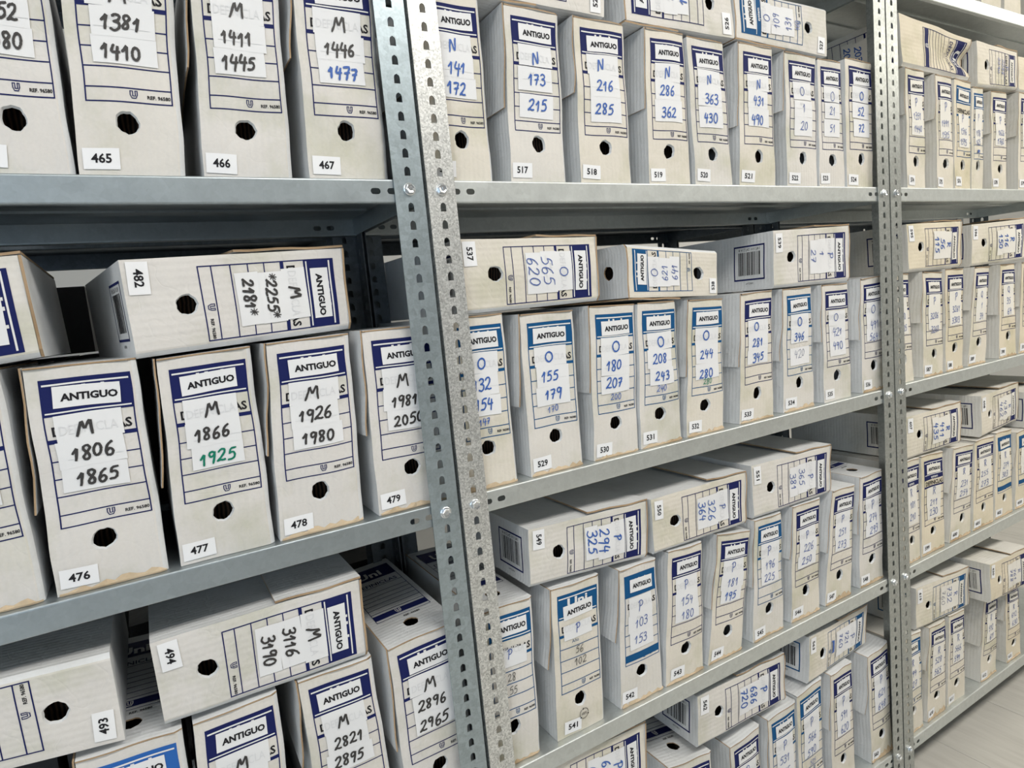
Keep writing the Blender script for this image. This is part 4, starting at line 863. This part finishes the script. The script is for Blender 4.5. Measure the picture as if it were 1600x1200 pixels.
# id: (rows, number on sticker or None, options, label or None)
INFO = {
 464: (K('M', '1352', '1380'), '464', {}, 'white archive box cut by the left frame edge, upper shelf, marked 52 and 80'),
 465: (K('M', '1381', '1410'), '465', {'splay': .002}, None),
 466: (K('M', '1411', '1445'), '466', {}, None),
 467: (K('M', '1446') + [('1477', 'b', 3.0)], '467', {}, 'white archive box 467 with black 1446 and blue 1477, left unit upper shelf'),
 475: (K('M', '1746', '1805'), None, {}, 'white archive box cut by the left frame edge, standing left of box 476'),
 476: (K('M', '1806', '1865'), '476', {'splay': .006, 'vf': .38}, None),
 477: (K('M', '1866') + [('1925', 'g', 2.6)], '477', {'splay': .007, 'vf': .40}, 'white archive box 477 with black 1866 and green 1925, left unit second shelf'),
 478: (K('M', '1926', '1980'), '478', {'splay': .006, 'vf': .45}, None),
 479: (K('M', '1981', '2050'), '479', {'vf': .45}, None),
 481: (K('M', '2100', '2180'), None, {}, 'white archive box lying at left frame edge above box 476, only ANTIGUO end in view'),
 482: (K('M', '*2255*', '2181*'), '482', {'lift': .0, 'h': [18, 13.5, 13.5]}, None),
 496: (K('M', '2640', '2730'), None, {'col': 'c'}, 'white archive box with bright blue header under lying box 493, left unit third shelf'),
 497: (K('M', '2731', '2820'), None, {}, 'white archive box marked M below lying box 494, left of the box marked 2821'),
 498: (K('M', '2821', '2895'), None, {}, None),
 499: (K('M', '2896', '2965'), None, {'splay': .004, 'vf': .42}, None),
 493: (K('M', '2966', '3115'), '493', {}, 'white archive box 493 lying at the left frame edge, left unit third shelf'),
 494: (K('M', '3116', '3190'), '494', {'lift': .0}, None),
 516: (Bk('N', '141', '172'), '516', {'splay': .003, 'nx': 3}, 'white archive box with blue N 141 172, half hidden by the bright slotted post'),
 517: (Bk('N', '173', '215'), '517', {'strips': [(.235, .42), (.43, .64), (.67, .88)], 'cen': [.34, .53, .77], 'splay': .004}, None),
 518: (Bk('N', '216', '285'), '518', {'strips': [(.235, .42), (.42, .63), (.63, .87)], 'cen': [.34, .52, .74], 'vf': .55}, None),
 519: (Bk('N', '286', '362'), '519', {'strips': [(.235, .42), (.42, .60), (.60, .82)], 'cen': [.33, .51, .72]}, None),
 520: (Bk('N', '363', '430'), '520', {'strips': [(.235, .41), (.41, .62), (.62, .84)], 'cen': [.34, .53, .74]}, None),
 521: (Bk('N', '431', '490'), '521', {'strips': [(.235, .41), (.41, .60), (.60, .80)], 'cen': [.34, .52, .72]}, None),
 522: (P_('O', '1', '20'), '522', {'strips': [(.235, .44), (.45, .64), (.64, .86)], 'cen': [.34, .54, .74]}, None),
 523: (P_('O', '21', '51'), '523', {'strips': [(.235, .42), (.43, .62), (.63, .84)], 'cen': [.34, .53, .74], 'noflap': 1}, None),
 524: (Bk('O', '52', '72'), '524', {'strips': [(.235, .42), (.43, .62), (.63, .84)], 'cen': [.34, .53, .74]}, None),
 525: (Bk('O', '73', '87'), '525', {}, 'white archive box lying on boxes 517 and 518 at the top frame edge'),
 526: (Bk('O', '88', '108'), '526', {}, None),
 527: (P_('O', '109', '131') + [('160', 'p', 1.5)], '527', {'col': 'b', 'style': 'sys', 'strips': [(.30, .46), (.46, .65), (.65, .85)], 'cen': [.38, .55, .74, .89]}, None),
 528: (Bk('O', '132', '154') + [('147', 'b', 1.6)], None, {'col': 'b', 'strips': [(.235, .42), (.42, .62), (.62, .80)], 'cen': [.33, .52, .70, .86]}, 'white archive box with blue header O 132 154, half hidden by the bright slotted post'),
 529: (Bk('O', '155', '179') + [('170', 'b', 1.4)], '529', {'col': 'b', 'vf': .45, 'strips': [(.235, .42), (.42, .62), (.62, .80)], 'cen': [.33, .52, .70, .845]}, None),
 530: (Bk('O', '180', '207') + [('200', 'b', 1.4)], '530', {'col': 'b', 'vf': .45, 'strips': [(.235, .42), (.42, .62), (.62, .80)], 'cen': [.33, .52, .70, .845]}, None),
 531: (Bk('O', '208', '243') + [('240', 'b', 1.4)], '531', {'col': 'b', 'strips': [(.235, .42), (.42, .62), (.62, .80)], 'cen': [.33, .52, .70, .845]}, None),
 532: (Bk('O', '244', '280') + [('280', 'g', 1.4)], '532', {'col': 'b', 'strips': [(.235, .42), (.42, .64), (.64, .82)], 'cen': [.32, .54, .75, .855], 'vf': .45}, None),
 533: (Bk('O', '281', '345'), '533', {'vf': .45, 'wornh': .7}, None),
 534: (Bk('O', '346') + [('420', 'y', 1.1)], '534', {'col': 'b', 'cen': [.34, .52, .74], 'strips': [(.24, .42), (.42, .6), (.66, .88)]}, None),
 535: (P_('O', '421', '490'), '535', {'strips': [(.26, .46), (.46, .64), (.64, .86)], 'cen': [.36, .54, .73]}, None),
 536: (P_('O', '491', '564'), '536', {'cen': [.34, .55, .72], 'vf': .48}, None),
 537: (P_('O', '565', '620'), '537', {'lift': .0, 'h': [17, 19, 19]}, None),
 538: (P_('O', '621', '641'), '538', {'col': 'b'}, None),
 539: (P_('P', '1', '27'), '539', {}, None),
 540: (P_('P') + R3('28', '55', ink='k', pw=1.2), None, {'col': 'b', 'strips': [(.33, .50)], 'cen': [.37, .60, .72], 'mark': (38, 30), 'h': [16, 11, 11]}, 'white archive box with blue header P 28 55 and recycling mark, beside the bright post'),
 541: (P_('P') + R3('56', '102', ink='k', pw=1.3), '541', {'col': 'b', 'uni': 1, 'tdy': -8.5, 'strips': [(.31, .46)], 'cen': [.365, .58, .70], 'mark': (58, 31), 'nx': 16, 'vf': .50, 'splay': .011, 'h': [16, 11, 12]}, None),
 542: (P_('P', '103', '153'), '542', {'col': 'b', 'style': 'band', 'cen': [.36, .55, .73], 'strips': [(.25, .47), (.45, .64), (.62, .84)]}, None),
 543: (P_('P', '154', '180'), '543', {'tint': 2, 'nx': 12}, None),
 544: (P_('P', '181') + [('195', 'b', 2.3)], '544', {'tint': 2, 'nx': 8}, None),
 545: (P_('P', '196', '225'), '545', {'col': 'b', 'tint': 1}, None),
 546: (P_('P', '226', '250'), '546', {'tint': 2}, None),
 547: (P_('P', '251', '273'), '547', {'tint': 2, 'wornh': 1.6}, None),
 548: (P_('P', '274', '293'), '548', {'tint': 1}, None),
 549: (Bk('P', '294', '325'), '549', {'h': [17, 19, 19]}, None),
 550: (P_('P') + [('326', 'b', 2.0), ('364', 'b', 2.2)], '550', {'h': [17, 19, 17]}, None),
 551: (P_('P', '365', '381'), '551', {'h': [15, 16, 17]}, None),
 555: (P_('P', '471', '498'), None, {}, 'white archive box with finger hole in its lid, under box 562 at bottom edge'),
 556: (P_('P', '499', '530'), None, {}, 'white archive box with ANTIGUO header below lying box 562, left of the box marked 531'),
 557: (P_('P', '531', '565'), None, {'col': 'b'}, None),
 558: (P_('P', '566', '590') + [('525', 'p', 1.3)], None, {'col': 'b', 'cen': [.34, .52, .70, .845]}, None),
 559: (P_('P', '591', '620'), '559', {}, None),
 560: (P_('P', '621', '648'), '560', {'wornh': 2.2, 'vf': .5, 'splay': .016}, None),
 561: (Bk('P', '649', '685'), None, {'h': [20, 19, 19]}, 'white archive box lying at the bottom frame edge below box 541, marked P 649'),
 562: (Bk('P', '686', '720'), '562', {'h': [19, 18, 18]}, None),
 563: (P_('P', '721', '760') + [('~', 'b', 3.2)], '563', {'col': 'b', 'cen': [.34, .50, .66, .86], 'h': [18, 15, 15, 22]}, 'white archive box 563 with scribbled blue blot, lying on middle unit bottom shelf'),
 615: (P_('R', '800', '830'), None, {'wornh': 1}, 'white archive box on topmost shelf in upper right corner, left one of two'),
 616: (P_('R', '831', '860'), None, {}, 'white archive box on topmost shelf in upper right corner, right one of two'),
 574: (P_('P', '1351', '1440'), '574', {'vf': .62}, None),
 575: (P_('P', '1441', '1515'), '575', {'vf': .62, 'cen': [.34, .56, .72]}, None),
 576: (P_('P', '1516', '1595'), '576', {'col': 'b', 'uni': 0, 'tint': 4, 'strips': [(.39, .53), (.53, .68), (.68, .86)], 'cen': [.45, .63, .78]}, None),
 577: (P_('P', '1596', '1625') + [('~', 'b', 3.5)], None, {'col': 'b', 'clip': (4, 104), 'cen': [.38, .60, .74, .87], 'h': [17, 15, 15, 14]}, 'narrow-looking white archive box with blue header and blue scribble, right of box 576'),
 578: (P_('P', '1626', '1760'), '578', {'vf': .58, 'cen': [.36, .55, .70]}, None),
 579: (P_('P', '1761', '1838'), '579', {}, 'white archive box P 1761 at right frame edge, upper shelf, right of box 578'),
 580: ([], None, {'style': 'T', 'crumple': .026, 'D': .268, 'nohole': 1, 'nobar': 1, 'notop': 1, 'tint': 4, 'noflap': 1, 'tophole': False,
        'sidelabel': Bk('P', '2031', '2062')}, 'crumpled yellowed archive box lying dented on boxes 574 and 575, its printed lid outward'),
 581: (P_('P', '2288', '2290'), None, {'strips': [], 'tint': 3, 'h': [17, 14, 14]}, 'cream archive box lying to the right of the crumpled box, right unit upper shelf'),
 582: (P_('P', '2291', '2350'), None, {'strips': []}, 'cream archive box lying at the right frame edge, above box 579'),
 586: (P_('P', '3150', '3205'), None, {}, 'white archive box leaning half behind the far slotted post, left of box 587'),
 587: (P_('P', '3206', '3260'), '587', {'cen': [.34, .55, .76]}, None),
 588: (P_('P', '3261', '3303'), '588', {}, None),
 589: (P_('Q', '1', '34'), '589', {}, None),
 590: (P_('Q', '35', '64'), '590', {}, None),
 591: (P_('Q', '65', '98'), '591', {}, 'white archive box Q 65 at right frame edge, second shelf, right of box 590'),
 595: (Bk('R', '56', '115'), '595', {'h': [18, 17, 19]}, None),
 596: (Bk('R', '116', '150'), '596', {'h': [18, 17, 17]}, None),
 598: (P_('R', '181', '210'), None, {'style': 'sys', 'strips': [(.30, .48), (.47, .64), (.64, .88)], 'cen': [.40, .56, .76]}, 'white archive box marked R 81 210, half hidden by the far slotted post'),
 599: (P_('R', '211', '230'), '599', {'style': 'sys', 'strips': [(.42, .55), (.55, .72), (.72, .92)], 'cen': [.48, .66, .82]}, None),
 600: (P_('R', '231', '254'), '600', {'style': 'sys'}, None),
 601: (P_('R', '255', '273'), '601', {}, None),
 602: (P_('R', '274', '303'), '602', {'style': 'band', 'col': 'b'}, None),
 603: (P_('R', '304', '330'), '603', {'style': 'band', 'col': 'b'}, 'white archive box with blue band at right frame edge, third shelf, right of 602'),
 607: (Bk('R', '411', '435'), '607', {'h': [18, 19, 19]}, None),
 608: (P_('R', '436', '462'), '608', {'h': [18, 18, 18]}, None),
 604: (P_('R', '463', '490'), None, {}, 'white archive box lying at right frame edge, only its barcode end in view beside 608'),
 609: (P_('R', '494', '527'), None, {'col': 'b'}, 'white archive box with blue header, under box 619, half hidden by the far post'),
 610: (P_('R', '528', '565'), '610', {'wornh': 1.8}, None),
 611: (P_('R', '566', '591'), '611', {'wornh': 1.4}, None),
 612: (P_('R', '592', '611'), '612', {'wornh': 1.3}, None),
 613: (P_('R', '612', '630'), '613', {}, None),
 619: (P_('R', '732') + [('760', 'y', 1.2)], '619', {'col': 'b', 'h': [17, 20, 17], 'lift': .003}, None),
 620: (P_('R', '761', '788'), '620', {'strips': [(.24, .42), (.42, .6), (.6, .8)]}, None),
}
ORD = ['first', 'second', 'third', 'fourth', 'fifth', 'sixth', 'seventh', 'eighth', 'ninth', 'tenth']
def place(rec):
    row = sorted([r for r in DATA if r[1] == rec[1] and r[2] == rec[2] and (r[3] == 'S') == (rec[3] == 'S')], key=lambda r: r[4])
    return ORD[row.index(rec)]
for rec in DATA:
    bid, bay, lev, ori = rec[:4]
    rows, num, opt, lab = INFO[bid]
    if lab is None:
        mk = ' '.join(r[0].strip('*') for r in rows[:3])
        lab = '%s archive box %smarked %s, %s %s box, %s %s' % ('blue-headed' if opt.get('col') else 'white', num + ' ' if num else '', mk, place(rec),
                                                                     'standing' if ori == 'S' else 'lying', RK[bay], SH[lev])
    grp = ('archive boxes standing on the ' if ori == 'S' else 'archive boxes lying on the ') + RK[bay] + ' ' + SH[lev]
    archive_box(rec, rows, num, dict(opt), lab, grp)

# plain backs of the boxes kept on the shelves of the units behind
back_mesh = None
def rear_box(x, lv, lying, label):
    z = LEVELS[lv] + .0145 + .0008 + (.274 if lying else 0)
    t = empty('archive_box', (x, .405, z), label, 'box', 'shade-darkened archive boxes on the units behind')
    W_, H_ = (.262, .106) if lying else (.106, .266)
    m = MB(); m.box(-W_ / 2, W_ / 2, 0, .30, 0, H_); m.build('carton', 'shaded_card', t)
    m = MB(); m.box(-W_ / 2, W_ / 2, -.0006, .30, H_ + .0003, H_ + .0025); m.build('lid', 'shaded_card', t)
    m = MB(); m.box(-W_ / 2 - .0026, -W_ / 2 - .0003, 0, .30, H_ * .5, H_ + .0025); m.build('side_flap', 'shaded_card', t)
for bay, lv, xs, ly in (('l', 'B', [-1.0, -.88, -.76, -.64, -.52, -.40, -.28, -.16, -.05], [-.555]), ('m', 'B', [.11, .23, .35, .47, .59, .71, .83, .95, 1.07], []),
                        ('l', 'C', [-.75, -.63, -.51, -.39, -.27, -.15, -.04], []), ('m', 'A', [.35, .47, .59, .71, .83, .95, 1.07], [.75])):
    for x in xs: rear_box(x, lv, False, 'shade-darkened archive box standing %s from left behind the %s, %s' % (ORD[xs.index(x)], RK[bay], SH[lv]))
    for x in ly: rear_box(x, lv, True, 'shade-darkened archive box lying on boxes behind the %s, %s' % (RK[bay], SH[lv]))
